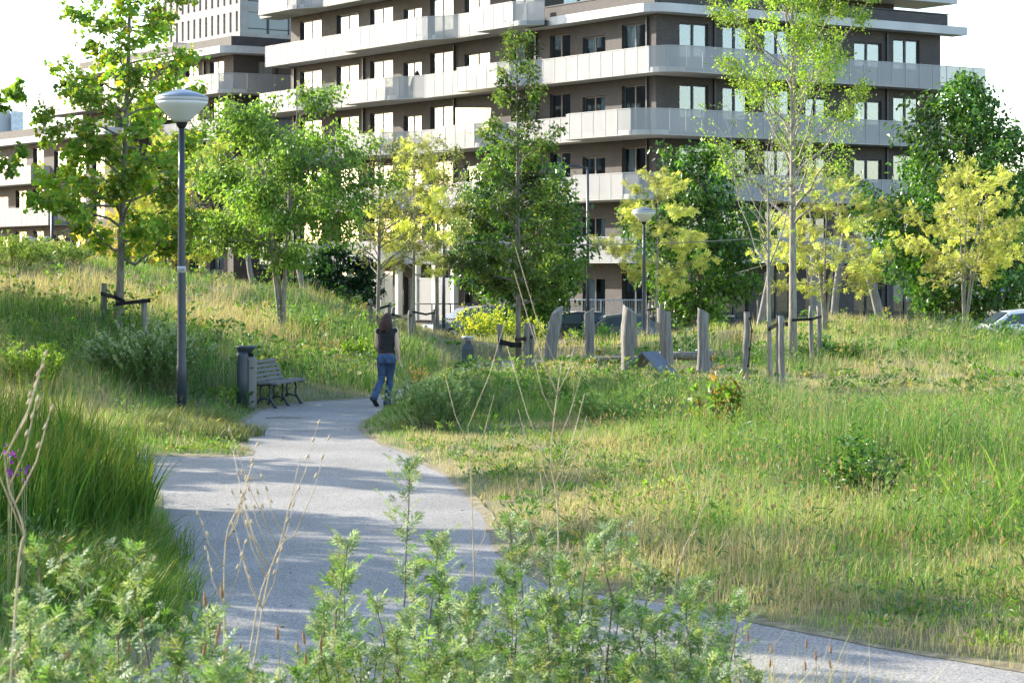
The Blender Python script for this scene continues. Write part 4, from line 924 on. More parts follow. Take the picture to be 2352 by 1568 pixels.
# trees standing just beyond the left edge of the view; their leaves reach in and their shade falls on the path
make_tree('sweetgum_tree', 'sweetgum on the slope whose leafy branch tips hang into view', at(-175, 41), 41, 7.4, .07, 19,
          lambda f: 1.75 * (1 - f) ** .5 * min(1, (f - .2) / .2) + .2, first=.3, nl=40, up=.25, curl=.1, nt=8, twl=.42, leaf='star', ls=.125, nleaf=3600, cols=G_GUM, sig=.05, droop=.35, flat=.6)
for i, (X_, Y_, H_) in enumerate(((-13.0, 33.0, 6.8), (-12.4, 27.0, 7.4), (-9.4, 22.6, 5.7), (-8.6, 17.8, 5.2), (-13.4, 48.2, 6.5), (-16.5, 51.5, 7), (-13.5, 42.0, 6.0), (-12.6, 45.2, 6.3), (-15.2, 46.0, 7))):
    make_tree('alder_tree', 'young alder on the bank along the side path', X_, Y_, H_, .08, 30 + i,
              lambda f: 2.0 * math.sin(min(1, (f - .1) / .4) * 1.57) * (1 - max(0, f - .5) / .5) ** .7 + .15, first=.2, nl=42, up=.35, nt=7, twl=.42, leaf='small', ls=.215, nleaf=6000, cols=G_MAP, sig=.08, group='alders along the side path')

# ------------------------------------------------------------------ shrubs and tall weeds in the middle distance
shrub('wormwood_bush', 'silvery green wormwood bush beside the tall lamp post', at(345, 40), 40, 1.42, 1.75, 51, 80, 'small', .075, 10500, ((0.145, 0.232, 0.087), (0.189, 0.29, 0.102), (0.116, 0.217, 0.0435)), tips=(0.362, 0.435, 0.29))
shrub('wormwood_bush', 'feathery wormwood bush at the path edge near the walking woman', at(1000, 35.2), 35.2, 1.0, 1.15, 52, 55, 'mug', .085, 4200, ((0.131, 0.232, 0.0725), (0.174, 0.275, 0.087), (0.102, 0.189, 0.0435)), tips=(0.29, 0.392, 0.189))
shrub('wormwood_bush', 'low grey-green weed bush right of the path-edge wormwood', at(1090, 37.5), 37.5, .75, 1.1, 53, 30, 'mug', .08, 1800, ((0.131, 0.232, 0.087), (0.174, 0.275, 0.102)))
shrub('yellow_rocket', 'tall bushy weed covered in small yellow flowers near the drinking post', at(1128, 66), 66, 1.35, 2.0, 54, 70, 'small', .09, 3800, ((0.174, 0.29, 0.0435), (0.232, 0.348, 0.058)), flower=(1500, .055, (0.7, 0.7, 0.058)), lmat='weed')
shrub('yellow_rocket', 'small yellow-flowering weed beside the first grey log', at(1225, 68), 68, 1.2, 1.0, 55, 30, 'small', .09, 1200, ((0.145, 0.261, 0.0435), (0.203, 0.319, 0.058)), flower=(320, .05, (0.7, 0.7, 0.0725)))
shrub('dock_plant', 'broad-leaved weed with reddish seed stalks in the meadow', at(1640, 31.8), 31.8, 1.2, .85, 56, 13, 'dock', .16, 230, ((.11, .23, .035), (.16, .29, .04), (.28, .16, .06)), lmat='leaf', upright=.9, cat='plant', leafpow=1.0)
shrub('dock_plant', 'dark glossy broad-leaved weed in the long grass', at(1985, 24.5), 24.5, .92, .85, 57, 24, 'dock', .105, 700, ((0.0508, 0.145, 0.0261), (0.0725, 0.189, 0.029), (0.116, 0.232, 0.0435)), lmat='leaf_gloss', upright=.4, cat='plant')
shrub('fennel_clump', 'feathery blue-green weed clump next to the reddish dock', at(1520, 33.5), 33.5, .7, 1.1, 58, 40, 'narrow', .09, 4200, ((0.131, 0.246, 0.087), (0.174, 0.29, 0.102)), cat='plant')
shrub('fennel_clump', 'pale feathery weed clump in front of the playground logs', at(1400, 36), 36, .65, 1.2, 59, 40, 'narrow', .09, 3600, ((0.174, 0.29, 0.087), (0.203, 0.334, 0.102)), cat='plant')
shrub('nettle_clump', 'bright lime-green weeds catching the sun on the left slope', at(75, 37), 37, .85, 1.1, 60, 30, 'small', .085, 2400, ((0.203, 0.334, 0.0435), (0.261, 0.392, 0.058)), cat='plant')
shrub('nettle_clump', 'tall green weeds on the crest of the hill below the low wing', at(30, 58), 58, .95, 1.8, 61, 40, 'narrow', .15, 2400, ((0.174, 0.275, 0.058), (0.232, 0.319, 0.0725)), cat='plant')
shrub('nettle_clump', 'green weeds on the hill crest in front of the twin lamps', at(135, 60), 60, .7, 1.8, 62, 40, 'narrow', .15, 2200, ((0.145, 0.246, 0.058), (0.203, 0.29, 0.0725)), cat='plant')
shrub('broad_weed', 'small bright broad-leaved weed in the dry lawn', at(1535, 24.2), 24.2, .28, .42, 63, 14, 'dock', .11, 130, ((0.217, 0.377, 0.0435), (0.29, 0.435, 0.058)), lmat='leaf', cat='plant')
shrub('nettle_clump', 'weeds around the black strap of the slender tree', at(1255, 46.5), 46.5, .5, 1.4, 64, 40, 'narrow', .1, 2000, ((0.16, 0.275, 0.058), (0.217, 0.319, 0.0725)), cat='plant')
shrub('nettle_clump', 'leafy yellow-green weeds behind the walking woman', at(835, 50), 50, .75, .8, 65, 20, 'dock', .1, 500, ((0.246, 0.392, 0.0435), (0.174, 0.319, 0.0435)), lmat='leaf', cat='plant')
shrub('sorrel', 'rust-orange sorrel spikes in the tall green grass', at(968, 47.5), 47.5, .6, .45, 66, 14, 'narrow', .08, 420, ((0.406, 0.217, 0.058), (0.464, 0.319, 0.087), (0.261, 0.261, 0.058)), cat='plant')
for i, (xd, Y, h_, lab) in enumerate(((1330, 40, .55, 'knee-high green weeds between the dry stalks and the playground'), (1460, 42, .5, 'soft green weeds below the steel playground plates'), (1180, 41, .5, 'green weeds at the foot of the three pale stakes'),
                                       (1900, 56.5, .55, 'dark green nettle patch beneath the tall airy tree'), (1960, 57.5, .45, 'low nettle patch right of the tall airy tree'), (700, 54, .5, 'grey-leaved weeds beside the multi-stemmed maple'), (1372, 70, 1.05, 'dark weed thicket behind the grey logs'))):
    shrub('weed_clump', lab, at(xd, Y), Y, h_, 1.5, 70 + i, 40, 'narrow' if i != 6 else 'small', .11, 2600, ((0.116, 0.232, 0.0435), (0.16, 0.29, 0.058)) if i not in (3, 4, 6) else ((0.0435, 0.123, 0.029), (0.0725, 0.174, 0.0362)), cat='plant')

# ------------------------------------------------------------------ lamps
bowl, t, b, out = new_mat('frosted_lamp_bowl'); b.inputs['Base Color'].default_value = (.75, .76, .75, 1); b.inputs['Roughness'].default_value = .35
b.inputs['Transmission Weight'].default_value = .25; b.inputs['Subsurface Weight'].default_value = .3; b.inputs['Subsurface Radius'].default_value = (.1, .1, .1)
M['bowl'] = bowl
M['bin_dark'] = noise_mat('bin_anthracite', (.045, .055, .066), (.066, .077, .09), 1.5, .4, .2)
M['lampcap'] = noise_mat('lamp_cap_metal', (.22, .25, .29), (.30, .33, .37), 3, .35, .5)
def path_lamp(X, Y, s, label, z=None, sticker=None):
    z0 = gz(X, Y) if z is None else z
    o = empty('path_lamp', (X, Y, z0 - .02)); o.scale = (s, s, s); tag(o, label, 'lamp post')
    m_ = MB(); m_.lathe([(.085, 0), (.082, .9), (.074, .95), (.07, 2.2), (.06, 3.4), (.05, 4.83)], n=20); m_.build('pole', M['lamp_paint'], o)
    m_ = MB(); m_.lathe([(.05, 4.80), (.08, 4.85), (.11, 4.915), (.105, 4.92)], n=24); m_.build('neck', M['rubber'], o)
    m_ = MB(); m_.lathe([(.10, 4.90), (.17, 4.95), (.28, 5.055), (.37, 5.145), (.42, 5.20), (.43, 5.24), (.42, 5.24)], n=40); m_.build('lamp_bowl', M['bowl'], o)
    m_ = MB(); m_.lathe([(.431, 5.241), (.435, 5.27), (.435, 5.30), (.43, 5.305)], n=40); m_.build('rim', M['white'], o)
    m_ = MB(); m_.lathe([(.436, 5.306), (.43, 5.322), (.30, 5.375), (.15, 5.42), (.05, 5.44), (.001, 5.445)], n=40); m_.build('cap', M['lampcap'], o)
    if sticker:
        m_ = MB(); m_.lathe([(.0705, 2.44), (.0705, 2.545)], n=24); m_.build('number_band', M['white'], o)
        cu = bpy.data.curves.new('number_text', 'FONT'); cu.body = sticker; cu.size = .07; cu.align_x = 'CENTER'
        q = bpy.data.objects.new('tmp', cu); COL.objects.link(q)
        dg = bpy.context.evaluated_depsgraph_get(); me = bpy.data.meshes.new_from_object(q.evaluated_get(dg)); bpy.data.objects.remove(q)
        me.materials.clear(); me.materials.append(M['rubber'])
        for v in me.vertices:
            a = v.co.x / .0712; v.co = Vector((.0712 * math.sin(a), -.0712 * math.cos(a), v.co.y + 2.467))
        link('number', me, o)
    return o
path_lamp(at(417, 37.7), 37.7, 1.0, 'tall dark lamp post with white conical bowl beside the waste bin path', z=0.0, sticker='0500')
path_lamp(at(1479, 80), 80, .955, 'smaller looking path lamp among the golden locust and limes', z=-.56)
for xd, lab in ((69, 'distant path lamp whose head shows shaded against the low wing'), (107, 'distant path lamp with sunlit bowl next to a dark mast')):
    path_lamp(at(xd, 148), 148, 1.0, lab, z=-.9)
o = empty('street_light', (at(1350, 94), 94, -.6)); tag(o, 'tall dark street light with a flat arm head in front of the flats', 'street light')
m_ = MB(); m_.tube([(0, 0, 0), (0, 0, 4), (0, 0, 7.2)], [.08, .065, .05], 12); m_.build('mast', M['lamp_paint'], o)
m_ = MB(); m_.tube([(0, 0, 7.15), (-.35, 0, 7.22)], [.03, .03], 8); m_.build('arm', M['lamp_paint'], o)
m_ = MB(); m_.loft([[(-.3 - x, s * wy, 7.23 + zz) for s, zz in ((-1, -.03), (1, -.03), (.8, h_), (-.8, h_))] for x, wy, h_ in ((0, .07, .04), (.12, .15, .09), (.45, .14, .08), (.62, .06, .02))]); m_.build('lamp_head', M['lamp_paint'], o)
o = empty('light_mast', (at(120, 140), 140, -.6)); tag(o, 'plain dark mast beside the distant twin lamps', 'mast')
m_ = MB(); m_.tube([(0, 0, 0), (0, 0, 7.6)], [.12, .09], 10); m_.build('mast', M['lamp_paint'], o)
o = empty('light_mast', (at(1019, 72), 72, gz(at(1019, 72), 72))); tag(o, 'slim dark pole behind the golden locust', 'mast')
m_ = MB(); m_.tube([(0, 0, -.1), (0, 0, 3.2)], [.06, .05], 10); m_.build('pole', M['lamp_paint'], o)

# ------------------------------------------------------------------ tree stakes and their straps
def stake(xd, yt, yb, Y, label, wpx=13, lean=0, group=None):
    X = at(xd, Y); z0 = min(gz(X, Y), ZC - (yb - HY) / F * Y); z1 = ZC - (yt - HY) / F * Y; r_ = wpx / 2 / F * Y
    rr = np.random.default_rng(int(xd * 7 + yt)); n = 9; f = np.linspace(0, 1, n)
    o = empty('tree_stake', (X, Y, z0 - .1)); tag(o, label, 'stake', group)
    m_ = MB(); P = np.stack([f * lean + .008 * np.cumsum(rr.standard_normal(n)), .006 * np.cumsum(rr.standard_normal(n)), f * (z1 - z0 + .1)], 1); P[0, :2] = 0
    m_.tube(P, r_ * (1.05 - .1 * f), 12, jit=1 + .05 * rr.standard_normal((n, 12))); m_.build('pole', M['post'], o)
    m_ = MB(); m_.tube([P[-1] + (0, 0, -.012), P[-1] + (0, 0, .004)], [r_ * .97, r_ * .9], 12); m_.build('sawn_top', M['robinia'], o)
    return o
def strap(pts, label, wd=.075, group=None):
    o = MB(); P = np.array(pts)
    for a, b_ in zip(P[:-1], P[1:]):
        o.bar(a, b_, .02, wd)
    for p in P: o.tube([p + (0, 0, -wd * .55), p + (0, 0, wd * .55)], [.025, .025], 8)
    q = o.build('tree_strap', M['rubber']); tag(q, label, 'strap', group); return q
S1 = 'grey wooden stake beside the tall sweetgum on the slope'
stake(238, 651, 752, 46.3, S1, 14, group='sweetgum stakes'); stake(272, 693, 757, 45.4, S1, 15, group='sweetgum stakes'); stake(338, 686, 792, 44.9, S1, 14, -.03, group='sweetgum stakes')
strap([px(234, 675, 46.15), px(262, 682, 45.8), px(284, 692, 45.75)], 'black rubber strap from a stake to the sweetgum trunk, upper one')
strap([px(268, 698, 45.22), px(343, 690, 44.75)], 'straight black rubber strap between the two lower sweetgum stakes')
S2 = 'weathered wooden stake beside the slender dark-leaved tree'
stake(1150, 745, 885, 49.6, S2, 13, group='slender tree stakes'); stake(1207, 743, 884, 49.4, S2, 14, group='slender tree stakes'); stake(1220, 744, 884, 49.9, S2, 14, group='slender tree stakes')
strap([px(1146, 784, 49.4), px(1176, 792, 49.6), px(1196, 792, 49.85)], 'black rubber strap tied from a single stake to the slender tree', .11)
strap([px(1185, 780, 49.85), px(1205, 778, 49.3), px(1225, 772, 49.65)], 'black rubber strap between the slender tree and its paired stakes')
S3 = 'wooden stake beside the thin bare sapling'
stake(1713, 717, 890, 45.7, 'lone stake with a loose black strap hanging down its side', 15); stake(1800, 726, 915, 44.6, S3, 14, group='sapling stakes'); stake(1788, 724, 905, 46.3, S3, 11, group='sapling stakes')
strap([px(1722, 731, 45.5), px(1727, 760, 45.5), px(1722, 800, 45.5), px(1719, 840, 45.5)], 'loose black strap hanging from the lone stake', .05)
strap([px(1767, 755, 45.4), px(1790, 742, 45.2), px(1807, 744, 44.5)], 'black strap joining the bare sapling to its stakes')
S4 = 'wooden stake beside the tall airy tree'
stake(1864, 703, 840, 55.2, S4, 11, group='airy tree stakes'); stake(1881, 703, 832, 56.6, S4, 11, group='airy tree stakes')
strap([px(1821, 735, 54.85), px(1864, 733, 55.0), px(1885, 727, 56.4)], 'black strap holding the tall airy tree to two stakes', .06)
S5 = 'grey wooden stake in the row of staked saplings behind the woman'
for xd, yt, yb, Y, w_ in ((848, 687, 790, 60.5, 9), (857, 692, 790, 61, 7), (892, 695, 760, 60.2, 10), (903, 707, 775, 59, 10), (940, 713, 800, 57.5, 10), (948, 707, 770, 61.5, 9), (997, 710, 745, 63, 6)):
    stake(xd, yt, yb, Y, S5, w_, group='saplings stakes')
strap([px(846, 698, 60.3), px(872, 708, 60), px(893, 702, 60)], 'black strap between the saplings behind the woman, leftmost knot at a double stake', .06)
strap([px(901, 722, 58.8), px(922, 728, 58.6), px(944, 724, 57.4)], 'black strap sagging between two stakes just above the woman', .06)
strap([px(950, 716, 61.3), px(978, 722, 62), px(997, 718, 62.8)], 'black strap tied to the golden locust stem', .05)
S6 = 'pale stake beside the slim golden locust near the far lamp'
stake(1490, 696, 770, 69.5, S6, 7, group='golden locust stakes'); stake(1515, 696, 770, 69.5, S6, 7, group='golden locust stakes')
strap([px(1488, 712, 69.3), px(1504, 709, 69.8), px(1517, 711, 69.3)], 'small black strap on the slim golden locust', .05)
stake(1741, 690, 735, 84, 'thin pale pole standing in front of the far lime', 4)

# ------------------------------------------------------------------ playground: robinia posts, leaning poles, rope, steel plates
def log(name, p0, p1, w0, w1, seed, label, cut=.4, bulge=.06, group=None, az=None, mat='robinia'):
    """grey barked-off trunk from p0 to p1 with a slanting sawn top"""
    rr = np.random.default_rng(seed); n = 14; k = 16; f = np.linspace(0, 1, n)[:, None]
    p0 = np.array(p0); p1 = np.array(p1)
    side = np.array([1.0, .2, 0]); bulge *= .8; wv = np.sin(f * 3.14 + rr.uniform(0, 1)) * bulge * rr.choice([-1, 1]) + .35 * bulge * np.sin(f * 9 + rr.uniform(0, 6))
    C = p0 + (p1 - p0) * f + side * (wv - wv[0]); th = np.arange(k) * 2 * math.pi / k
    lob = 1 + .10 * np.sin(2 * th + rr.uniform(0, 6)) + .06 * np.sin(3 * th + rr.uniform(0, 6))
    rad = (w0 + (w1 - w0) * f)[:, 0] / 2 * (1 + .06 * np.sin(f[:, 0] * 7 + rr.uniform(0, 6)))
    rings = [[(C[i, 0] + rad[i] * lob[j] * math.cos(th[j] + .3 * f[i, 0]) * (1 + .02 * rr.standard_normal()), C[i, 1] + rad[i] * lob[j] * math.sin(th[j] + .3 * f[i, 0]), C[i, 2]) for j in range(k)] for i in range(n)]
    rings = np.array(rings); a = rr.uniform(0, 6.28) if az is None else az
    rings[-1, :, 2] += cut * rad[-1] * np.cos(th - a) * 1.2; rings[-2, :, 2] += cut * .5 * rad[-1] * np.cos(th - a)
    o = empty(name, tuple(p0)); tag(o, label, 'post', group)
    m_ = MB(); m_.loft(rings - p0, cap=False); m_.add((rings[-1] - p0), np.arange(k)[None]); m_.build('trunk', M[mat], o)
    return o
for i, (xb, yb, xt, yt, Y, w0, w1, lab) in enumerate(((1262, 838, 1277, 712, 60, .33, .29, 'grey playground log leaning to one side, with slanted top, first of the row'), (1356, 830, 1350, 714, 61, .25, .26, 'slim curved grey playground log second in the row'),
        (1440, 872, 1443, 710, 53, .33, .31, 'thick grey playground log with split pointed top beside the steel plates'), (1453, 825, 1455, 722, 62, .20, .22, 'dark narrow log standing right behind the thick split one'),
        (1531, 874, 1527, 712, 52.6, .28, .28, 'straight grey playground log in front of the steel ridge'), (1612, 868, 1617, 713, 53.4, .27, .24, 'grey playground log at the end of the row with bolt hole'))):
    p0 = px(xb, yb, Y); p0[2] = min(p0[2], gz(p0[0], Y) - .1); log('playground_log', p0, px(xt, yt, Y), w0, w1, 200 + i, lab, cut=(.6, .45, .6, .4, .3, .45)[i], bulge=.03, az=(.2, -.3, 2.6, .2, 2.9, 3.0)[i])
for i, (xb, yb, xt, yt, Y, w0, w1, lab) in enumerate(((1738, 735, 1775, 585, 73, .26, .2, 'pale leaning pole behind the bare sapling, tilted inward'), (1912, 735, 1940, 530, 73, .24, .2, 'pale pole leaning beside the airy tree, middle of three'), (2033, 745, 1968, 540, 73, .32, .24, 'thick grey pole leaning towards the airy tree from the mound'),
        (1876, 735, 1868, 580, 78, .2, .2, 'shaded upright pole behind the yellow locust'), (1885, 720, 1845, 545, 79, .2, .18, 'bluish pole slanting behind the yellow locust'),
        (358, 668, 372, 590, 72, .2, .18, 'bluish leaning pole behind the sweetgum'), (385, 668, 392, 585, 73, .2, .18, 'bluish upright pole behind the yellow-green locust'), (590, 672, 560, 540, 72, .2, .18, 'pale slanting pole seen through the maple'), (700, 672, 680, 560, 74, .2, .18, 'pale slanting pole right of the maple stems'))):
    p0 = px(xb, yb, Y); p0[2] = min(p0[2], gz(p0[0], Y) - .1); log('leaning_pole', p0, px(xt, yt, Y), w0, w1, 230 + i, lab, cut=.2, bulge=.04)
xx = np.linspace(800, 1760, 30); f = (xx - 800) / 960
m_ = MB(); m_.tube(np.array([px(x_, 538 + 8 * q + 26 * 4 * q * (1 - q) * .75, 72) for x_, q in zip(xx, f)]), .016, 6); o = m_.build('rope', M['robinia']); tag(o, 'thin pale rope sagging between the playground poles', 'rope')
m_ = MB(); m_.tube(np.array([px(x_, y_, 72.5) for x_, y_ in ((1700, 625), (1780, 602), (1880, 580), (1965, 556))]), .014, 6); o = m_.build('rope', M['robinia']); tag(o, 'short pale rope rising between the leaning poles', 'rope')
# folded steel ridge, horizontal log beam with bolts, low log bench
o = empty('steel_ridge', (at(1482, 51), 51, gz(at(1482, 51), 51))); tag(o, 'folded blue-grey steel plates forming a low tent-shaped climbing ridge', 'play equipment')
H_ = .6
for sx, nm_ in ((-1, 'plate'), (1, 'plate')):
    m_ = MB(); m_.add([(-.1 + sx * .28 * 0, -.35, H_), (.3, .35, H_), (.3 + sx * .62, .35, -.1), (-.1 + sx * .62, -.35, -.1)] + [(-.1, -.35, H_ + .03), (.3, .35, H_ + .03), (.3 + sx * .66, .35, -.1), (-.1 + sx * .66, -.35, -.1)],
                      np.array([[0, 1, 2, 3], [7, 6, 5, 4], [0, 4, 5, 1], [3, 2, 6, 7], [0, 3, 7, 4], [1, 5, 6, 2]]))
    m_.build(nm_, M['bluesteel'], o)
o = empty('log_beam', (at(1572, 54.5), 54.5, -.14)); tag(o, 'horizontal grey log beam with bright bolts beside the steel ridge', 'beam')
m_ = MB(); m_.tube([(-.8, 0, .56), (0, .03, .56), (.75, 0, .55)], [.09, .1, .09], 12); m_.build('beam', M['post'], o)
for x_ in (-.5, -.1, .3, .6):
    m_ = MB(); m_.lathe([(.035, 0), (.035, .03), (.01, .045)], (x_, 0, .67), 10); m_.build('bolt', M['steel'], o)
for x_ in (-.6, .6):
    m_ = MB(); m_.tube([(x_, .05, -.3), (x_, .05, .5)], [.08, .08], 10); m_.build('leg', M['robinia'], o)
o = empty('plank_platform', (at(1418, 54.5), 54.5, -.05)); tag(o, 'low platform of dark planks left of the steel ridge', 'play equipment')
for k in range(4):
    m_ = MB(); m_.box((0, -.3 + k * .21, .42 - .05 * (k % 2) * .2), (1.05, .19, .06)); m_.build('plank', M['bluesteel'] if k % 2 else M['post'], o)
for x_ in (-.42, .42):
    m_ = MB(); m_.box((x_, 0, .08), (.12, .7, .6)); m_.build('support', M['post'], o)

# ------------------------------------------------------------------ drinking post, bin, bench
o = empty('drinking_post', (at(1075, 58), 58, gz(at(1075, 58), 58) - .05)); tag(o, 'grey metal post with flared bowl top beside the yellow flowers', 'drinking fountain')
m_ = MB(); m_.loft([[(sx * a, sy * b_, z_) for sx, sy in ((-1, -1), (1, -1), (1, 1), (-1, 1))] for a, b_, z_ in ((.15, .12, -.05), (.15, .12, .52), (.14, .11, .58), (.075, .09, .66), (.07, .09, .72))], smooth=False); m_.build('body', M['bin_dark'], o)
m_ = MB(); m_.lathe([(.07, .7), (.09, .74), (.15, .80), (.16, .83), (.13, .82), (.02, .77)], n=20); m_.build('bowl', M['steel'], o)

def ring(cx, cy, z, a, b_, k=20, p=2.6, rz=0):
    t_ = np.arange(k) * 2 * math.pi / k; c, s = np.cos(t_), np.sin(t_)
    x = a * np.sign(c) * np.abs(c) ** (2 / p); y = b_ * np.sign(s) * np.abs(s) ** (2 / p)
    return np.stack([cx + x * math.cos(rz) - y * math.sin(rz), cy + x * math.sin(rz) + y * math.cos(rz), np.full(k, z)], 1)
BX, BY = at(565, 40.6), 40.6
M['bin_brown'] = noise_mat('bin_grey_brown', (.125, .112, .102), (.165, .15, .138), 1.5, .5)
o = empty('waste_bin', (BX, BY, 0.0), .12); tag(o, 'slim grey waste bin with flared hood next to the bench', 'waste bin')
m_ = MB(); m_.loft([ring(.045, .06, z_, a, .16) for z_, a in ((0, .14), (.03, .145), (.84, .145), (.90, .14), (.93, .12))], smooth=True); m_.build('body', M['bin_brown'], o)
m_ = MB(); m_.loft([ring(-.06, -.055, z_, .10, .09) for z_ in (0, .5, .93, 1.02)], smooth=True); m_.build('column', M['bin_dark'], o)
m_ = MB(); m_.loft([ring(cx_, 0.02, z_, a, b_, p=3) for cx_, z_, a, b_ in ((-.03, .985, .12, .10), (-.02, 1.03, .135, .15), (.0, 1.08, .17, .19), (.01, 1.105, .185, .20), (.01, 1.125, .18, .195))]); m_.build('hood', M['bin_dark'], o)
m_ = MB(); m_.box((.05, .05, .95), (.16, .16, .08)); m_.build('throat', M['rubber'], o)
m_ = MB(); m_.box((.1, -.105, .74), (.07, .012, .012)); m_.build('lock_slot', M['rubber'], o)
m_ = MB(); m_.box((-.045 + .09, -.101, .45), (.006, .01, .86)); m_.build('door_gap', M['rubber'], o)

M['slat'] = noise_mat('weathered_slat', (.095, .09, .085), (.17, .165, .155), 4, .8, stretch=(2, 14, 14), bump=.3)
M['iron'] = noise_mat('dark_cast_iron', (.02, .023, .028), (.035, .04, .046), 6, .5)
o = empty('park_bench', (at(592, 40.8), 40.8, gz(at(592, 40.8), 40.8)), math.atan2(.975, .22)); tag(o, 'weathered slatted wooden park bench on dark cast-iron legs', 'bench')
# local x = length (away from the viewer), local -y = the side one sits facing
LEN = 1.75
for k, (y_, z_) in enumerate(((-.30, .435), (-.21, .445), (-.12, .44), (-.03, .43), (.055, .425))):
    m_ = MB(); m_.box((LEN / 2, y_, z_), (LEN, .082, .035)); m_.build('slat', M['slat'], o)
for k in range(5):
    y_ = .125 + k * .032; z_ = .48 + k * .078; a = math.radians(70)
    m_ = MB(); Mx = np.array([[1, 0, 0], [0, math.cos(a), -math.sin(a)], [0, math.sin(a), math.cos(a)]])
    m_.box((LEN / 2, y_, z_), (LEN, .058, .03), M=Mx); m_.build('slat', M['slat'], o)
for x_ in (.14, LEN / 2, LEN - .14):
    m_ = MB()
    m_.tube([(x_, -.33, .405), (x_, -.18, .415), (x_, -.02, .40), (x_, .09, .41), (x_, .15, .5), (x_, .28, .83)], [.018, .02, .022, .022, .018, .013], 8)
    m_.tube([(x_, -.16, .40), (x_, -.19, .30), (x_, -.17, .20), (x_, -.24, .07), (x_, -.30, -.03)], [.02, .021, .023, .026, .03], 8)
    m_.tube([(x_, -.02, .39), (x_, .0, .28), (x_, -.02, .18), (x_, .08, .06), (x_, .13, -.03)], [.02, .021, .023, .026, .03], 8)
    m_.tube([(x_, -.21, .12), (x_, -.06, .17), (x_, .03, .11)], [.016, .018, .016], 8)
    m_.build('leg', M['iron'], o)

# ------------------------------------------------------------------ cars, railings, sign by the flats
def car(X, Y, z0, rz, paint, label, h=1.46):
    o = empty('parked_car', (X, Y, z0), rz); tag(o, label, 'car')
    k = h / 1.46
    prof = [(-2.05, .35, .42, .72), (-1.95, .30, .72, .82), (-1.1, .28, .90, .86), (0, .28, .93, .87), (1.0, .28, .95, .87), (1.85, .30, .93, .84), (2.05, .36, .75, .76)]
    rings = [[(x, sy * hw, z_) for sy, z_ in ((-1, zl), (-1.0, (zl + zu) / 2), (-.95, zu * k), (.95, zu * k), (1.0, (zl + zu) / 2), (1, zl))] for x, zl, zu, hw in prof]
    m_ = MB(); m_.loft(rings, smooth=False); m_.build('body', paint, o)
    cab = [(-1.15, .90, .92, .80), (-.45, .9, 1.38, .64), (.2, .9, 1.455, .62), (1.2, .9, 1.42, .62), (1.75, .9, 1.05, .72), (1.86, .9, .94, .74)]
    rings = [[(x, -.83, zl * k), (x, -hw, zu * k), (x, -hw * .7, zu * k + .02), (x, hw * .7, zu * k + .02), (x, hw, zu * k), (x, .83, zl * k)] for x, zl, zu, hw in cab]
    m_ = MB(); m_.loft(rings, smooth=False); m_.build('cabin', paint, o)
    for s in (-1, 1):
        for quad in ([(-.85, .96), (-.42, 1.3), (.28, 1.36), (.28, .96)], [(.36, .96), (.36, 1.36), (1.08, 1.33), (1.42, .97)]):
            V = [(x, s * ((.83 + (.63 - .83) * (z_ - .9) / .5) + .012), z_ * k) for x, z_ in quad]
            m_ = MB(); m_.add(V, np.array([[0, 1, 2, 3] if s < 0 else [3, 2, 1, 0]])); m_.build('side_window', tg, o)
    m_ = MB(); m_.add([(-1.12, -.70, .96 * k), (-1.12, .70, .96 * k), (-.52, .58, 1.355 * k), (-.52, -.58, 1.355 * k)], np.array([[3, 2, 1, 0]])); m_.v[0] += (-.025, 0, .02); m_.build('windscreen', tg, o)
    m_ = MB(); m_.add([(1.86, -.62, .99 * k), (1.86, .62, .99 * k), (1.32, .56, 1.39 * k), (1.32, -.56, 1.39 * k)], np.array([[0, 1, 2, 3]])); m_.v[0] += (.02, 0, .02); m_.build('rear_window', tg, o)
    for x_ in (-1.3, 1.28):
        for s in (-1, 1):
            th = np.linspace(0, 2 * math.pi, 20, endpoint=False)
            m_ = MB(); m_.loft([[(x_ + r_ * math.cos(a), s * y_, .31 + r_ * math.sin(a)) for a in th] for r_, y_ in ((.25, .68), (.31, .70), (.31, .86), (.25, .885))]); wq = m_.build('wheel', M['rubber'], o)
            m_ = MB(); m_.loft([[(x_ + r_ * math.cos(a), s * y_, .31 + r_ * math.sin(a)) for a in th] for r_, y_ in ((.22, .87), (.2, .895))]); m_.build('rim', M['steel'], wq)
    for s in (-1, 1):
        m_ = MB(); m_.box((-.78, s * .95, .98 * k), (.12, .18, .12)); m_.build('mirror', M['rubber'], o)
        m_ = MB(); m_.box((2.0, s * .66, .75 * k), (.12, .2, .16)); m_.build('tail_lamp', red_m, o)
        m_ = MB(); m_.box((-2.0, s * .58, .64 * k), (.1, .3, .12)); m_.build('headlight', M['steel'], o)
    return o
def paint_mat(n_, c): m, t, b, out = new_mat(n_); b.inputs['Base Color'].default_value = (*c, 1); b.inputs['Roughness'].default_value = .25; b.inputs['Coat Weight'].default_value = .6; return m
red_m = paint_mat('tail_red', (.3, .02, .02))
car(at(2338, 81), 81, -.42, .06, paint_mat('white_paint', (.75, .76, .78)), 'white parked car half hidden behind the right-hand mound')
car(at(1305, 95), 95, -.75, .35, paint_mat('black_paint', (.02, .022, .026)), 'black parked car showing its roof behind the first grey logs')
car(at(1405, 95), 95, -.85, .3, paint_mat('silver_paint', (.12, .13, .13)), 'silver parked car behind the split-topped log')
car(at(1090, 95), 95, -.55, .4, paint_mat('navy_paint', (.03, .05, .09)), 'dark blue parked car behind the golden locust and tall grass')
car(at(1170, 97), 97, -.55, .4, paint_mat('teal_paint', (.10, .2, .23)), 'light blue-green car glimpsed behind the yellow-flowering weed')
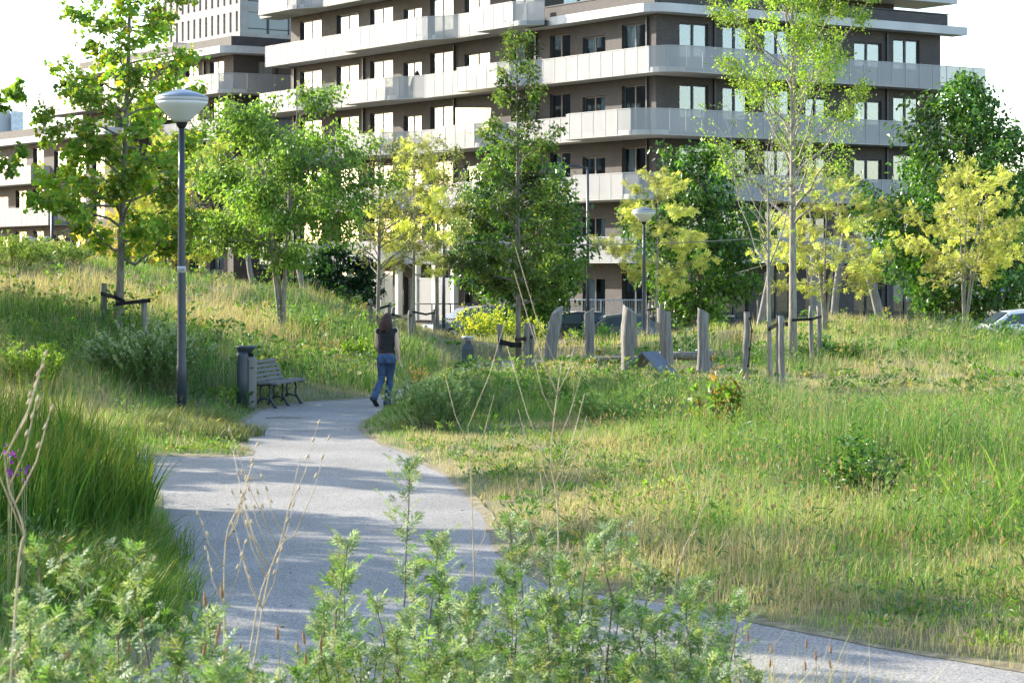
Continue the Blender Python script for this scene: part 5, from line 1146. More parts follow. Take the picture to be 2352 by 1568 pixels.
def railing(x0, x1, Y, zb, zt, label, n, mat, bars=0):
    o = empty('railing', (at(x0, Y), Y, zb)); tag(o, label, 'railing'); L = at(x1, Y) - at(x0, Y); H2 = zt - zb
    m_ = MB(); m_.tube([(0, 0, H2), (L, 0, H2)], [.025, .025], 8, mi=0); m_.build('top_rail', mat, o)
    m_ = MB(); m_.tube([(0, 0, H2 * .3), (L, 0, H2 * .3)], [.02, .02], 8); m_.build('lower_rail', mat, o)
    for k in range(n + 1):
        m_ = MB(); m_.box((L * k / n, 0, H2 / 2), (.05, .05, H2)); m_.build('post', mat, o)
    if bars:
        m_ = MB()
        for k in range(bars): m_.box((L * (k + .5) / bars, .02, H2 / 2), (.012, .012, H2))
        m_.build('bars', mat, o)
    return o
railing(1280, 1480, 99, -.6, 1.12, 'galvanised railing in front of the ground-floor flats', 4, M['steel'], 50)
railing(1500, 1640, 100, -.6, 1.05, 'dark bar fence below the lime behind the far lamp', 4, M['frame'], 44)
railing(950, 1120, 99, -.6, .95, 'slim dark rail in front of the reed screen', 4, M['frame'])
reed = noise_mat('reed_mat', (.30, .23, .17), (.42, .34, .27), 6, .9, stretch=(30, 30, .4))
o = empty('reed_screen', (at(1107, 101.5), 101.5, -.55)); tag(o, 'brownish reed screen fencing a garden under the flats', 'fence'); L = at(1235, 101.5) - at(1107, 101.5)
for k in range(4):
    m_ = MB(); m_.box((L * (k + .5) / 4, 0, .95), (L / 4 - .02, .06, 1.9 + .03 * (k % 2))); m_.build('mat', reed, o)
o = empty('hedge_wall', (at(1590, 101), 101, -.5)); tag(o, 'low dark brick garden wall behind the far lamp', 'wall'); m_ = MB(); m_.box((0, 0, .4), (3.6, .3, .9)); m_.build('wall', M['brick'], o)
m_ = MB(); m_.box((0, 0, .88), (3.7, .38, .06)); m_.build('coping', M['concrete'], o)
blue = paint_mat('sign_blue', (.02, .12, .55))
o = empty('road_sign', (at(2311, 96), 96, -.5)); tag(o, 'blue road sign on a grey pole behind the white car', 'sign')
m_ = MB(); m_.tube([(0, 0, 0), (0, 0, 2.6)], [.04, .04], 8); m_.build('pole', M['steel'], o)
m_ = MB(); m_.box((-.08, -.06, 2.1), (.42, .02, .6)); m_.build('sign_plate', blue, o)
m_ = MB(); m_.box((-.08, -.075, 2.02), (.2, .006, .16)); m_.build('white_symbol', M['white'], o)
sail = noise_mat('cream_sail', (.62, .53, .33), (.70, .62, .42), 1.5, .9)
n = 8; V = []; 
pA, pB, pC, pD = [np.array(p) for p in ((-1.0, u_at(CM, 1046, 1), 11.0), (-1.3, u_at(CM, 1128, 1.3), 10.75), (-2.1, u_at(CM, 1128, 2), 9.7), (-2.1, u_at(CM, 1050, 2), 9.6))]
for i in range(n + 1):
    for j in range(n + 1):
        a, b_ = i / n, j / n; p = (pA * (1 - a) + pB * a) * (1 - b_) + (pD * (1 - a) + pC * a) * b_; p[2] -= .25 * math.sin(math.pi * a) * math.sin(math.pi * b_); V.append(p)
q = np.array([[i * (n + 1) + j, (i + 1) * (n + 1) + j, (i + 1) * (n + 1) + j + 1, i * (n + 1) + j + 1] for i in range(n) for j in range(n)])
o = link('shade_sail', raw_mesh('shade_sail', np.array(V), [q], sail, smooth=True)); o.location = main.location; o.rotation_euler = main.rotation_euler; tag(o, 'cream fabric shade sail hung over a balcony of the flats', 'shade sail')

# ------------------------------------------------------------------ foreground plants on the bank
MUG = ((.09, .195, .05), (.15, .30, .06), (.065, .145, .055), (.19, .31, .095), (.24, .26, .10))
def mugwort(X, Y, H, seed, label, nst=1, ls=.125, lean=(0, 0), silver=.42, group=None, spread=.12):
    r = np.random.default_rng(seed); z0 = gz(X, Y) - .02
    root = empty('mugwort_plant', (X, Y, z0)); tag(root, label, 'plant', group)
    tb = MB(); cb = MB(); PP, DD, SS, CC = [], [], [], []
    for s in range(nst):
        h = H * (1 if s == 0 else r.uniform(.62, .95)); o_ = np.array([r.normal() * spread, r.normal() * spread, 0]) if s else np.zeros(3)
        f = np.linspace(0, 1, 8); lx, ly = lean[0] + r.normal() * .05, lean[1] + r.normal() * .05
        P = o_ + np.stack([lx * h * f ** 1.6 + .012 * np.cumsum(r.standard_normal(8)), ly * h * f ** 1.6 + .012 * np.cumsum(r.standard_normal(8)), h * f], 1)
        tb.tube(P, np.linspace(.0055, .002, 8), 5, cap=False)
        n = int(h / .034); a = r.random() * 6.28
        def put(p, t_, az, sz, upz):
            for _ in range(1):
                PP.append(p); DD.append((math.cos(az), math.sin(az), upz)); SS.append(sz); CC.append(t_)
        for i in range(n):
            t_ = (i + .5) / n
            if t_ < .12: continue
            a += 2.4 + r.normal() * .3; k = min(int(t_ * 7), 6); q = t_ * 7 - k; p = P[k] * (1 - q) + P[k + 1] * q
            put(p, t_, a, ls * (1.25 - .6 * t_) * r.uniform(.8, 1.2), .15 + 1.3 * t_ ** 3 + r.normal() * .15)
            if r.random() < .8:                      # short side shoot
                L = ls * r.uniform(.6, 1.9) * (1.15 - .6 * t_); d = np.array([math.cos(a), math.sin(a), 1.0]); d /= np.linalg.norm(d)
                for j in range(5): put(p + d * L * (j + 1) / 5, t_ * .8 + .2, a + r.normal() * 1.2, ls * .55 * r.uniform(.7, 1.1), .8 + r.normal() * .3)
        for j in range(14): put(P[-1] - np.array([0, 0, .004 * j]), 1, r.random() * 6.28, ls * .62 * r.uniform(.7, 1.1), 1.3 + r.normal() * .5)
    PP, DD, SS, CC = np.array(PP), np.array(DD), np.array(SS), np.array(CC); n = len(PP)
    C = pick(MUG, n, r, .15); sv = (r.random(n) < silver * (.35 + .65 * CC))[:, None]; C = np.where(sv, np.array((.28, .36, .23)) * r.uniform(.75, 1.2, (n, 1)), C)
    leaves(cb, PP, DD, np.array([0, 0, 1.0]) + r.standard_normal((n, 3)) * .4, SS, 'mug', C)
    tb.build('stems', M['stem'], root); cb.build('foliage', M['weed'], root, col=True); return root

def z_at(yd, Y): return ZC - (yd - HY) / F * Y
GRP = 'mugwort thicket on the near bank'
def mug_px(xd, ytop, Y, seed, label, **kw):
    X = at(xd, Y); mugwort(X, Y, max(.25, z_at(ytop, Y) - gz(X, Y)), seed, label, **kw)
# named stand-outs
mug_px(945, 1055, 9.6, 301, 'tallest twin-tipped mugwort rising in front of the path curve', nst=2, lean=(.03, 0), spread=.05)
mug_px(770, 1235, 9.2, 302, 'mugwort with bushy tip in front of the shaded paving', nst=2)
mug_px(360, 1250, 7.2, 303, 'upright silvery mugwort in front of the sedge edge', ls=.105)
mug_px(240, 1290, 6.9, 304, 'silvery mugwort leaning beside the upright one', ls=.105, lean=(-.05, 0))
mug_px(105, 1245, 6.6, 305, 'blurred silvery mugwort by the dry curled stalk', ls=.105, lean=(-.1, 0))
mug_px(1200, 1190, 9.4, 306, 'slim mugwort beside the long brown stalk', nst=2)
mug_px(1410, 1215, 9.0, 307, 'grey-green mugwort with a rounded knob tip', nst=3)
mug_px(1320, 1250, 8.8, 308, 'dense mugwort in the middle of the thicket', nst=3)
r = np.random.default_rng(5)
spots = [(60, 1400, 6.4), (160, 1420, 6.8), (300, 1380, 7.0), (420, 1420, 7.4), (480, 1480, 7.8), (20, 1480, 6.2), (230, 1490, 6.6), (560, 1505, 8.2), (380, 1500, 6.9), (120, 1500, 6.5), (640, 1520, 8.5), (690, 1540, 8.0),
         (840, 1290, 9.5), (880, 1380, 9.2), (800, 1400, 9.0), (960, 1290, 9.8), (1010, 1330, 9.4), (1050, 1240, 9.9), (930, 1450, 8.8), (1080, 1360, 9.3), (1130, 1300, 9.7), (1150, 1400, 9.0), (1235, 1310, 9.3), (1275, 1230, 9.6), (1290, 1380, 8.8),
         (1370, 1340, 9.0), (1440, 1300, 9.3), (1480, 1250, 9.5), (1520, 1330, 9.2), (1500, 1420, 8.8), (1560, 1380, 9.0), (1590, 1340, 9.4), (1380, 1450, 8.6), (1230, 1470, 8.5), (1090, 1480, 8.5), (1620, 1450, 8.7), (850, 1500, 8.6), (760, 1480, 8.8), (990, 1500, 8.5), (1540, 1500, 8.4), (1450, 1510, 8.3), (1310, 1510, 8.3), (1180, 1530, 8.2), (1680, 1520, 8.4)] + [(r.uniform(730, 1640), r.uniform(1400, 1570), r.uniform(7.8, 8.6)) for _ in range(5)] + [(r.uniform(-20, 620), r.uniform(1450, 1560), r.uniform(6.2, 7.4)) for _ in range(5)]
for i, (xd, yt, Y) in enumerate(spots):
    mug_px(xd, yt, Y, 320 + i, 'leafy grey-green mugwort in the thicket below the sedge bank' if xd < 720 else 'leafy grey-green mugwort in the thicket before the bend of the path', nst=2, ls=.12, lean=(r.normal() * .06, 0), group='mugwort below the sedge bank' if xd < 720 else 'mugwort before the path bend')

# plantain seed heads
M['seed'] = noise_mat('brown_seed_head', (.22, .11, .05), (.38, .22, .11), 60, .9)
M['stalk'] = noise_mat('green_stalk', (.16, .18, .06), (.26, .25, .10), 10, .7)
def plantain(X, Y, ztop, label, group, seed, hl=.035, hr=.006):
    r = np.random.default_rng(seed); z0 = gz(X, Y) - .02; h = ztop - z0; o = empty('plantain', (X, Y, z0)); tag(o, label, 'plant', group)
    lx, ly = r.normal() * .05, r.normal() * .05; f = np.linspace(0, 1, 6)
    P = np.stack([lx * h * f ** 2, ly * h * f ** 2, h * f], 1); m_ = MB(); m_.tube(P, np.linspace(.0022, .0015, 6), 4, cap=False); m_.build('stalk', M['stalk'], o)
    d = P[-1] - P[-2]; d /= np.linalg.norm(d); q = np.linspace(0, 1, 7)
    m_ = MB(); m_.tube(P[-1] + d * (q * hl * 1.6)[:, None], np.array([.6, 1, 1, .95, .7, .35, .12]) * hr, 7); m_.build('seed_head', M['seed'], o)
for i, (xd, yd, Y) in enumerate([(540, 1365, 7.6), (492, 1395, 7.6), (325, 1450, 7.2), (278, 1510, 7.0), (365, 1490, 7.3), (405, 1465, 7.4), (440, 1500, 7.5), (510, 1520, 7.8), (570, 1500, 8), (650, 1465, 8.4), (165, 1510, 6.8), (60, 1530, 6.5), (700, 1500, 8.5), (718, 1485, 8.5), (725, 1475, 8.6), (735, 1515, 8.5),
                                  (705, 1525, 8.4), (1020, 1510, 9), (1060, 1530, 9), (930, 1540, 8.8), (1490, 1545, 8.6), (1600, 1540, 8.6), (455, 1465, 7.4), (478, 1485, 7.5)]):
    plantain(at(xd, Y), Y, z_at(yd, Y), 'brown plantain seed head on a thin stalk in the near bank', 'plantain heads on the near bank', 400 + i)
for i, (xd, yd, Y) in enumerate([(1700, 1480, 10.4), (1740, 1470, 10.6), (1790, 1500, 10.8), (1830, 1490, 10.8), (1880, 1510, 11), (1910, 1500, 11), (1660, 1500, 10.2), (1720, 1540, 10.4), (1760, 1530, 10.4), (1850, 1540, 10.8), (1940, 1535, 11)]):
    plantain(at(xd, Y), Y, z_at(yd, Y), 'reddish-brown plantain head leaning over the lower path', 'plantain heads over the lower path', 440 + i, hl=.03)
# countless far seed heads in the right-hand meadow
r = np.random.default_rng(77); n = 900; y = r.uniform(16, 33, n); x = r.uniform(1.2, .232 * y + .6); d = dist_path(x, y); ok = (d > .5); x, y, d = x[ok], y[ok], d[ok]; n = len(x); z = ground(x, y, d)
h, dry, _ = field(x, y); zt = z + np.clip(h * 1.1, .12, .6) + r.uniform(.03, .15, n)
mb = MB(); P = np.stack([x, y, z], 1); R = r
blades(mb, P, zt - z, np.full(n, .004), r.random(n) * 6.28, np.full(n, .05), np.tile((.28, .25, .11), (n, 1)), np.tile((.3, .25, .12), (n, 1)))
leaves(mb, np.stack([x, y, zt - .02], 1), np.array([0, 0, 1.0]) + r.standard_normal((n, 3)) * .15, r.standard_normal((n, 3)), np.full(n, .055), 'narrow', np.tile((.30, .22, .12), (n, 1)) * r.uniform(.7, 1.2, (n, 1)))
leaves(mb, np.stack([x, y, zt - .02], 1), np.array([0, 0, 1.0]) + r.standard_normal((n, 3)) * .1, r.standard_normal((n, 3)), np.full(n, .055), 'small', np.tile((.33, .25, .14), (n, 1)) * r.uniform(.7, 1.2, (n, 1)))
o = mb.build('seed_heads', M['grass'], col=True); tag(o, 'scattered pale brown plantain heads across the right-hand meadow', 'seed heads', kind='stuff')

# dry stalks
def dry_stalk(pts, label, seed, side=6, r0=.0035, heads=True):
    r = np.random.default_rng(seed); pts = [np.array(p) for p in pts]; base = pts[0].copy(); base[2] = min(base[2], gz(base[0], base[1]) - .02)
    o = empty('dry_stalk', tuple(base)); tag(o, label, 'dry stalk'); P = smooth_line([base] + pts[1:], 5) - base
    m_ = MB(); m_.tube(P, np.linspace(r0, r0 * .4, len(P)), 5); m_.build('stem', M['dry'], o); hb = MB(); nb = 0
    for k in range(side):
        i = int(len(P) * r.uniform(.35, .95)); p = P[min(i, len(P) - 1)]; L = np.linalg.norm(P[-1]) * r.uniform(.12, .35); sx = r.choice([-1, 1])
        q = p + np.array([sx * L * .35, r.normal() * L * .3, L]); m_ = MB(); m_.tube([p, (p + q) / 2 + (sx * .01, 0, -.01), q], [r0 * .5, r0 * .4, r0 * .25], 4); m_.build('side_branch', M['dry'], o)
        if heads:
            for j in range(3): c = p + (q - p) * (.6 + .2 * j); hb.tube([c, c + (sx * .006, 0, .008), c + (sx * .008, 0, .018)], [.002, .0045, .002], 5); nb += 1
    if nb: hb.build('seed_pods', M['dry'], o)['kind'] = 'stuff'
    return o
dry_stalk([px(525, 1470, 8.2), px(590, 1400, 8.2), px(640, 1260, 8.2), px(690, 1050, 8.2)], 'pale dry branching stalk in front of the shaded path', 1, 9)
dry_stalk([px(520, 1460, 8.0), px(515, 1300, 8.0), px(538, 1180, 8.0)], 'thin upright dry stalk with seed pods', 2, 6)
dry_stalk([px(540, 1480, 8.1), px(620, 1310, 8.1), px(705, 1220, 8.1)], 'dry side stalk bending over the paving', 3, 5)
dry_stalk([px(0, 1480, 6.3), px(40, 1330, 6.3), px(55, 1220, 6.3), px(20, 1120, 6.3), px(10, 1040, 6.3)], 'curled dry stalk at the left edge', 4, 5, .004)
dry_stalk([px(1285, 1400, 9.4), px(1282, 1200, 9.4), px(1265, 1050, 9.4), px(1290, 830, 9.4)], 'tall brown dry stalk rising above the dense mugwort', 5, 10, .004, False)
dry_stalk([px(1100, 1350, 9.5), px(1085, 1180, 9.5), px(1075, 980, 9.5)], 'slim brown dry stalk at the path edge', 6, 4, .0032, False)
dry_stalk([px(1480, 1400, 9.2), px(1560, 1300, 9.2), px(1605, 1215, 9.2)], 'slanting dry stalk on the far side of the thicket', 7, 4, .0035, False)
dry_stalk([px(1320, 1420, 9.3), px(1240, 1080, 9.3)], 'bent pale dry stalk crossing the brown one', 8, 3, .003, False)

# ------------------------------------------------------------------ sedge clumps, reeds, flowers
SED = np.array(((.08, .20, .025), (.12, .26, .03), (.06, .16, .025), (.18, .30, .04)))
def sedge(X, Y, H, rad, n, seed, label, lean=.2, az0=-.3, tipc=(.32, .26, .04), wd=.014, name='sedge_clump', group=None, cols=SED, hv=(.5, 1.05)):
    r = np.random.default_rng(seed); z0 = gz(X, Y) - .02; root = empty(name, (X, Y, z0)); tag(root, label, 'plant', group)
    a = r.random(n) * 6.283; q = np.sqrt(r.random(n)) * rad; bx, by = np.cos(a) * q, np.sin(a) * q; bz = ground(X + bx, Y + by) - z0
    h = H * r.uniform(hv[0], hv[1], n); az = r.normal(az0, 1.5, n); le = np.abs(r.normal(lean, .22, n)); bend = r.random(n) < .12
    m = 6; f = np.linspace(0, 1, m)[None]; L = (le * h)[:, None]
    X_ = bx[:, None] + np.cos(az)[:, None] * L * f ** 2.0; Y_ = by[:, None] + np.sin(az)[:, None] * L * f ** 2.0
    Z_ = bz[:, None] + h[:, None] * (f - (np.where(bend, .38, .10 * le))[:, None] * f ** 4)
    tw = r.random(n) * 6.28; s = np.stack([np.cos(tw), np.sin(tw), np.zeros(n)], 1); w_ = wd / 2 * r.uniform(.7, 1.3, n)[:, None] * np.array([1, 1, .95, .8, .55, .06])[None]
    C_ = np.stack([X_, Y_, Z_], -1); V = np.stack([C_ - s[:, None] * w_[..., None], C_ + s[:, None] * w_[..., None]], 2).reshape(-1, 3)
    b0 = np.arange(n)[:, None] * (2 * m); k = np.arange(m - 1)[None] * 2; i = (b0 + k).ravel(); Q = np.stack([i, i + 1, i + 3, i + 2], 1)
    c = pick(cols, n, r, .15)[:, None, None] * np.ones((1, m, 2, 1)); tp = (r.random(n) < .35)[:, None, None, None] * (f ** 4)[:, :, None, None]
    c = c * (1 - tp) + np.array(tipc) * tp
    mb = MB(); mb.add(V, Q, 0, np.clip(c.reshape(-1, 3), .01, 1)); mb.build('blades', M['weed'], root, col=True); return root
sedge(at(60, 22.5), 22.5, 1.22, .75, 1100, 501, 'tallest sunlit sedge clump on the left bank')
sedge(at(185, 22.8), 22.8, .95, .55, 1000, 502, 'middle sedge clump leaning towards the path')
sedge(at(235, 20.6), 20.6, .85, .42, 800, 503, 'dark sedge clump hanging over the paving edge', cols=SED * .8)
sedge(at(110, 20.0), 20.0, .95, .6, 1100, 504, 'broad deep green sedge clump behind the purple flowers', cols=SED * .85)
sedge(at(20, 19.2), 19.2, .9, .55, 900, 505, 'sedge clump beside the purple flowers')
sedge(at(285, 23.8), 23.8, .7, .3, 420, 506, 'short sedge tuft at the corner of the side path')
for i, (xd, Y) in enumerate(((295, 18.6), (230, 18), (130, 17.6), (325, 17.2), (260, 16.6), (180, 16.2), (60, 16.5), (320, 15.8), (325, 19.6))):
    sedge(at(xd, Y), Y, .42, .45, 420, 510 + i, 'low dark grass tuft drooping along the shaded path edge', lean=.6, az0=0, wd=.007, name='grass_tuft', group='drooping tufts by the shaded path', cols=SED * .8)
for i, (xd, Y, h_) in enumerate(((430, 33.6, .32), (500, 33, .3), (365, 34.2, .38), (540, 34.2, .25), (465, 35, .36), (330, 33.0, .28))):
    sedge(at(xd, Y), Y, h_, .45, 520, 530 + i, 'fine grey-green grass tuft around the foot of the tall lamp post', lean=.6, az0=0, wd=.009, name='grass_tuft', group='tufts around the tall lamp', cols=((.08, .13, .045), (.1, .15, .05), (.16, .17, .08)))
REED = ((.17, .29, .035), (.2, .32, .05), (.13, .24, .03))
for i, (xd, Y, h_, lab) in enumerate(((2195, 20.5, .7, 'small bright reed with spread leaves'), (2262, 20.0, .62, 'short bright reed pair on the meadow slope'), (2325, 23.5, 1.15, 'bright green reeds leaning at the right edge'), (2125, 24.5, .95, 'slanting reed leaves beside the dark dock'), (2215, 23.4, .9, 'slanting reed leaves in the shaded hollow'))):
    sedge(at(xd, Y), Y, h_, .16, 24, 550 + i, lab, lean=.4, az0=2.6, wd=.024, name='reed', cols=REED, tipc=(.25, .33, .06), hv=(.4, 1.05))
# purple flowers at the left edge, pale yellow flowers in the lawn
PUR = (.22, .04, .36)
def flower_plant(X, Y, H, seed, label, col, nf, fs, W=.12, name='flower', nst=3):
    r = np.random.default_rng(seed); z0 = gz(X, Y) - .01; o = empty(name, (X, Y, z0)); tag(o, label, 'flower'); tb = MB(); fb = MB(); PT = []
    for s in range(nst):
        q = np.array([r.normal() * W, r.normal() * W, H * r.uniform(.75, 1.05)]); tb.tube([(0, 0, 0), q * .5 + (0.01, 0, .02), q], [.004, .003, .002], 4); PT.append(q)
    PT = np.array(PT); P = PT[r.integers(0, nst, nf)] + r.standard_normal((nf, 3)) * .022
    leaves(fb, P, r.standard_normal((nf, 3)), r.standard_normal((nf, 3)) + np.array([0, -1, .3]), fs * r.uniform(.7, 1.3, nf), 'heart', pick([col], nf, r, .2))
    tb.build('stems', M['stalk'], o); fb.build('petals', M['weed'], o, col=True)['kind'] = 'stuff'
flower_plant(at(14, 14.6), 14.6, z_at(1010, 14.6) - gz(at(14, 14.6), 14.6), 601, 'purple mallow flowers at the left edge, upper cluster', PUR, 22, .024, .03)
flower_plant(at(45, 14.8), 14.8, z_at(1065, 14.8) - gz(at(45, 14.8), 14.8), 602, 'purple mallow flowers nearer the sedge, lower cluster', PUR, 16, .022, .05, nst=4)
for i, (xd, yd, Y) in enumerate(((1985, 925, 31), (1995, 950, 31), (2030, 935, 31.5), (1830, 968, 30), (1855, 975, 30), (1870, 985, 30), (1845, 990, 30))):
    flower_plant(at(xd, Y), Y, .3, 610 + i, 'pale yellow evening primrose flower in the dry lawn', (.7, .62, .15), 6, .035, .03, 'primrose', 1)
    bpy.data.objects[-1] if False else None
for o in [q for q in COL.objects if q.name.startswith('primrose')]: o['group'] = 'pale yellow flowers in the lawn'
# scraps of dry leaf and soil blown onto the paving
r = np.random.default_rng(91); n = 700; x = r.uniform(-5, 4, n); y = r.uniform(13, 44, n); d = dist_path(x, y); ok = (d < -.02) & (r.random(n) < np.exp(d * 3.2) + .08); x, y = x[ok], y[ok]; n = len(x)
mb = MB(); leaves(mb, np.stack([x, y, np.full(n, .011)], 1), np.c_[r.standard_normal((n, 2)), r.normal(0, .15, n)], np.array([0, 0, 1.0]) + r.standard_normal((n, 3)) * .3, r.uniform(.02, .06, n), 'small', pick([(.16, .12, .07), (.25, .2, .12), (.1, .12, .05)], n, r))
o = mb.build('leaf_litter', M['grass'], col=True); tag(o, 'scraps of dry leaf scattered on the paving', 'leaf litter', kind='stuff')
# twig lying on the path
m_ = MB(); p = np.array(gpx(650, 962)); m_.tube([(p[0] - .28, p[1], .02), (p[0], p[1] + .05, .025), (p[0] + .3, p[1] + .02, .02)], [.007, .01, .006], 6); o = m_.build('fallen_twig', M['bark']); tag(o, 'thin fallen twig lying on the path near the bench', 'twig')

# ------------------------------------------------------------------ the walking woman
def loft_tube(mb, P, A, B=None, k=16, side=None):
    """elliptical tube: A = half width across 'side', B = half depth"""
    P = np.asarray(P, float); A = np.asarray(A, float); B = A if B is None else np.asarray(B, float)
    T = np.gradient(P, axis=0); T /= np.linalg.norm(T, axis=1)[:, None]
    sd = np.array([1.0, 0, 0]) if side is None else np.asarray(side, float)
    X = sd - T * (T @ sd)[:, None]; X /= np.linalg.norm(X, axis=1)[:, None]; Y = np.cross(T, X)
    th = np.arange(k) * 2 * math.pi / k
    mb.loft(P[:, None] + A[:, None, None] * np.cos(th)[None, :, None] * X[:, None] + B[:, None, None] * np.sin(th)[None, :, None] * Y[:, None])
def ellipsoid(mb, c, r, k=16, n=10):
    ph = np.linspace(-1.5, 1.5, n); mb.loft([[(c[0] + r[0] * math.cos(p) * math.cos(t_), c[1] + r[1] * math.cos(p) * math.sin(t_), c[2] + r[2] * math.sin(p)) for t_ in np.arange(k) * 2 * math.pi / k] for p in ph])
def fused(mb, name, mat, parent, voxel=.012, smooth=6):
    me = raw_mesh('tmp', np.concatenate(mb.v), mb.f, mat); o = link('tmp', me)
    md = o.modifiers.new('r', 'REMESH'); md.mode = 'VOXEL'; md.voxel_size = voxel; md.use_smooth_shade = True
    if smooth: ms = o.modifiers.new('s', 'SMOOTH'); ms.iterations = smooth; ms.factor = .5
    dg = bpy.context.evaluated_depsgraph_get(); m2 = bpy.data.meshes.new_from_object(o.evaluated_get(dg)); bpy.data.objects.remove(o); m2.name = name
    m2.materials.clear(); m2.materials.append(mat)
    for p in m2.polygons: p.use_smooth = True
    return link(name, m2, parent)
M['skin'] = noise_mat('skin', (.52, .31, .24), (.60, .37, .29), 8, .5)
M['hair'] = noise_mat('dark_auburn_hair', (.018, .008, .005), (.06, .021, .010), 14, .7, stretch=(6, 6, 1), bump=.6)
M['top'] = noise_mat('black_knit', (.008, .008, .009), (.016, .015, .016), 40, .85, bump=.2)
M['denim'] = noise_mat('blue_denim', (.018, .04, .09), (.05, .09, .17), 6, .85, bump=.35, bscale=30)
M['shoe'] = noise_mat('black_shoe', (.012, .011, .011), (.03, .026, .024), 8, .5)
M['belt'] = noise_mat('brown_belt', (.16, .06, .035), (.2, .08, .05), 8, .6)
wx, wy = gpx(888, 934)
W = empty('person', (wx, wy, .006), math.radians(-6)); tag(W, 'woman with long dark hair in a black sleeveless top and blue jeans walking away', 'person')
hipL, kneeL, ankL, toeL = (-.085, 0, .88), (-.10, .04, .49), (-.185, -.27, .17), (-.155, -.20, .035)
hipR, kneeR, ankR, toeR = (.085, 0, .88), (.045, .10, .49), (-.0, .06, .085), (.115, .17, .03)
body = MB()
loft_tube(body, [(0, 0, .84), (0, 0, .95), (.0, .0, 1.06), (.005, .0, 1.18), (.01, -.005, 1.29), (.01, -.01, 1.37), (.015, 0, 1.42)], [.15, .15, .125, .135, .155, .13, .06], [.10, .10, .085, .09, .095, .075, .055])
loft_tube(body, [(.012, 0, 1.38), (.016, .008, 1.44), (.02, .018, 1.49)], [.052, .046, .05])
ellipsoid(body, (.025, .02, 1.565), (.072, .09, .105)); ellipsoid(body, (.055, .075, 1.53), (.045, .04, .06))
ellipsoid(body, (.098, .095, 1.55), (.016, .018, .022), 8, 6)                       # nose, head turned to the side
ellipsoid(body, (.07, -.005, 1.555), (.012, .02, .03), 8, 6)                           # ear
for sgn, sh, el, wr in ((-1, (-.155, 0, 1.355), (-.185, .02, 1.08), (-.12, .2, .94)), (1, (.165, 0, 1.365), (.195, -.03, 1.08), (.225, .02, .855))):
    sh, el, wr = map(np.array, (sh, el, wr)); f = np.linspace(0, 1, 5)[:, None]
    up_ = sh + (el - sh) * f; lo_ = el + (wr - el) * f[1:]
    loft_tube(body, np.concatenate([up_, lo_]), [.055, .05, .044, .040, .037, .038, .034, .028, .024], side=(0, 1, 0))
    ellipsoid(body, sh, (.06, .055, .06))
    d = (wr - el) / np.linalg.norm(wr - el); sd = np.array([0, 1.0, 0]) - d * d[1]; sd /= np.linalg.norm(sd); nn = np.cross(d, sd)
    loft_tube(body, [wr - d * .01, wr + d * .03, wr + d * .07, wr + d * .095], [.024, .036, .042, .036], [.017, .017, .016, .013], side=sd)
    for j, (o_, L) in enumerate(((-.030, .062), (-.010, .074), (.011, .070), (.030, .055))):
        b0 = wr + d * .085 + sd * o_; curl = nn * sgn * .02
        loft_tube(body, [b0, b0 + d * L * .5 + curl * .4, b0 + d * L * .85 + curl * 1.4, b0 + d * L + curl * 2], [.0095, .009, .0085, .006], k=8, side=sd)
    b0 = wr + d * .03 + sd * .034; loft_tube(body, [b0, b0 + sd * .022 + d * .025, b0 + sd * .03 + d * .052 + nn * sgn * .012], [.012, .0105, .007], k=8, side=nn)
for hp, kn, an, to in ((hipL, kneeL, ankL, toeL), (hipR, kneeR, ankR, toeR)):
    hp, kn, an, to = map(np.array, (hp, kn, an, to)); loft_tube(body, [hp, (hp + kn) / 2, kn, kn + (an - kn) * .35, an, an + (to - an) * .5, to], [.08, .068, .05, .05, .034, .036, .03])
fused(body, 'body', M['skin'], W, .010, 2)
j = MB()
loft_tube(j, [(0, 0, .80), (0, -.01, .86), (0, -.005, .92), (0, 0, .965)], [.165, .182, .165, .150], [.115, .13, .115, .10])
ellipsoid(j, (-.085, -.065, .84), (.085, .075, .10)); ellipsoid(j, (.085, -.065, .84), (.085, .075, .10))
for hp, kn, an in ((hipL, kneeL, ankL), (hipR, kneeR, ankR)):
    hp, kn, an = map(np.array, (hp, kn, an)); e = an + (an - kn) * .10
    q = [hp + (0, 0, -.02), hp * .7 + kn * .3, hp * .4 + kn * .6, kn + (0, 0, .04), kn - (0, 0, .03), kn * .65 + an * .35, kn * .3 + an * .7, e]
    loft_tube(j, q, [.10, .092, .078, .066, .064, .066, .066, .070], [.10, .095, .08, .068, .066, .068, .068, .074])
for (hp, kn, an) in ((hipL, kneeL, ankL), (hipR, kneeR, ankR)):             # creases behind the knee and at the hem
    kn, an = np.array(kn), np.array(an)
    for q_, rr_ in ((.08, .07), (-.10, .068), (-.22, .07), (-.62, .072), (-.82, .074)):
        c_ = kn + (0, 0, q_ * .45) if q_ > 0 else kn + (an - kn) * -q_; th_ = np.linspace(2.6, 6.8, 9)
        loft_tube(j, np.stack([c_[0] + rr_ * np.cos(th_), c_[1] + rr_ * np.sin(th_), c_[2] + .02 * np.sin(th_ * 2 + q_ * 9)], 1), [.002, .006, .009, .01, .01, .009, .008, .005, .002], k=6, side=(0, 0, 1))
jo = fused(j, 'jeans', M['denim'], W, .011, 2)
m_ = MB(); loft_tube(m_, [(0, 0, .945), (0, 0, .975)], [.158, .156], [.108, .106], k=28); m_.build('belt', M['belt'], W)
for sx in (-1, 1):
    m_ = MB(); m_.box((sx * .082, -.143, .845), (.10, .006, .11)); m_.build('back_pocket', M['denim'], jo)
t_ = MB()
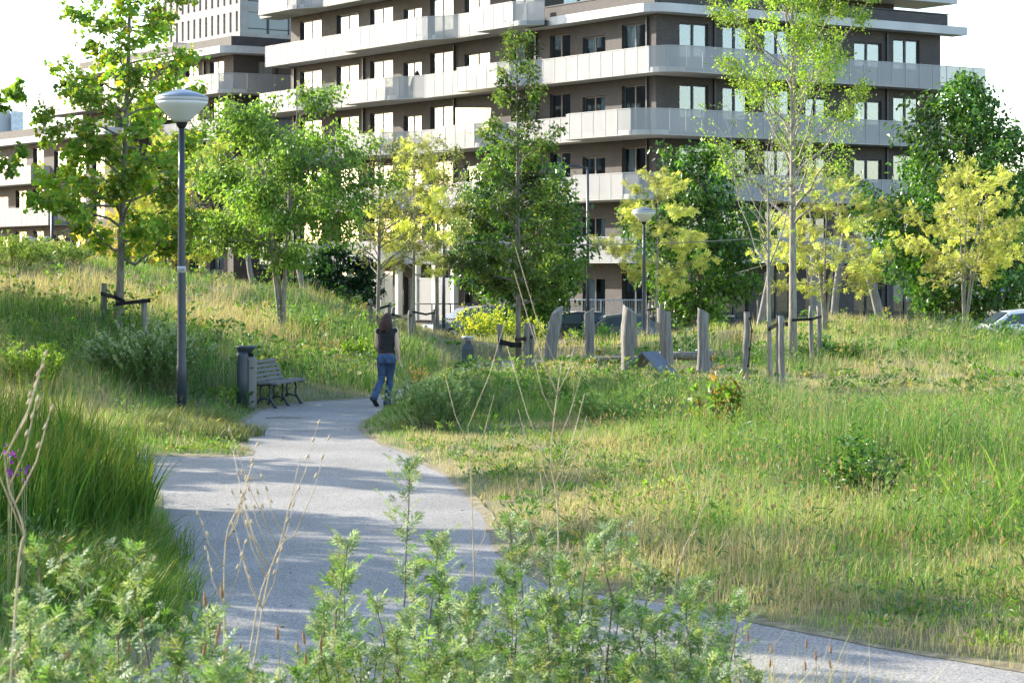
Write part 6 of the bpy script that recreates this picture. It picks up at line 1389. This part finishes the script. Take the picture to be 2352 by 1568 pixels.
loft_tube(t_, [(0, 0, .955), (0, 0, 1.0), (0, 0, 1.06), (.005, 0, 1.16), (.01, -.005, 1.27), (.01, -.008, 1.34), (.01, -.005, 1.40), (.015, 0, 1.43)], [.163, .152, .142, .150, .170, .178, .13, .062], [.113, .103, .097, .105, .112, .10, .078, .06])
ellipsoid(t_, (-.155, 0, 1.35), (.05, .068, .062)); ellipsoid(t_, (.165, 0, 1.36), (.05, .068, .062))
for z_, a_ in ((1.0, .2), (1.05, -.25), (1.12, .3), (1.2, -.2)):          # shallow folds across the back
    f_ = np.linspace(-1, 1, 9); loft_tube(t_, np.stack([f_ * .13, -.098 + .028 * f_ ** 2, z_ + a_ * .12 * f_], 1), [.002, .007, .009, .01, .011, .01, .009, .007, .002], k=6, side=(0, 0, 1))
fused(t_, 'top', M['top'], W, .009, 3)
h = MB(); r = np.random.default_rng(9)
ellipsoid(h, (.012, -.012, 1.585), (.087, .1, .098))
for k in range(58):
    a = math.radians(r.uniform(120, 345)); cx_, cy_ = math.cos(a), math.sin(a)
    p0 = np.array([.01 + .075 * cx_, -.012 + .085 * cy_, 1.60]); L = r.uniform(.75, 1.2) * .24; f = np.linspace(0, 1, 7)[:, None]
    P = p0 + np.array([cx_ * .035 - .02, cy_ * .03 - .005, 0]) * np.sin(f * 2.2) + np.array([0, 0, -L]) * f + .010 * np.sin(f * 9 + r.uniform(0, 6)) * np.array([cx_, cy_, 0])
    loft_tube(h, P, np.array([.02, .021, .02, .018, .016, .013, .006]) * r.uniform(.6, 1.15), k=8)
for k in range(8):
    p0 = np.array([.03, .02, 1.665]); a = math.radians(r.uniform(20, 160)); P = [p0, p0 + (.05 * math.cos(a), .055 * math.sin(a), -.02), p0 + (.075 * math.cos(a), .075 * math.sin(a) - .02, -.07)]
    loft_tube(h, P, [.03, .028, .014], k=8)
fused(h, 'hair', M['hair'], W, .009, 1)
for an, to, up_ in ((ankL, toeL, (0, -.25, 1)), (ankR, toeR, (0, 0, 1))):
    an, to = np.array(an), np.array(to); d = to - an; m_ = MB()
    if an[2] > .12:
        P = [an + (0, -.02, .03), an + (0, -.045, -.02), an + d * .5 + (0, -.02, -.01), to + (.005, .0, 0), to + (.012, .03, -.02)]; loft_tube(m_, P, [.042, .046, .045, .05, .03], [.045, .045, .035, .026, .016])
    else:
        u = np.array([d[0], d[1], 0]); u /= np.linalg.norm(u); a0 = np.array([an[0], an[1], 0]) - u * .07
        P = [a0 + (0, 0, .045), a0 + u * .05 + (0, 0, .045), a0 + u * .13 + (0, 0, .04), a0 + u * .2 + (0, 0, .032), a0 + u * .255 + (0, 0, .022)]; loft_tube(m_, P, [.030, .040, .042, .046, .028], [.04, .042, .036, .028, .016], side=(-u[1], u[0], 0))
    fused(m_, 'shoe', M['shoe'], W, .008, 2)
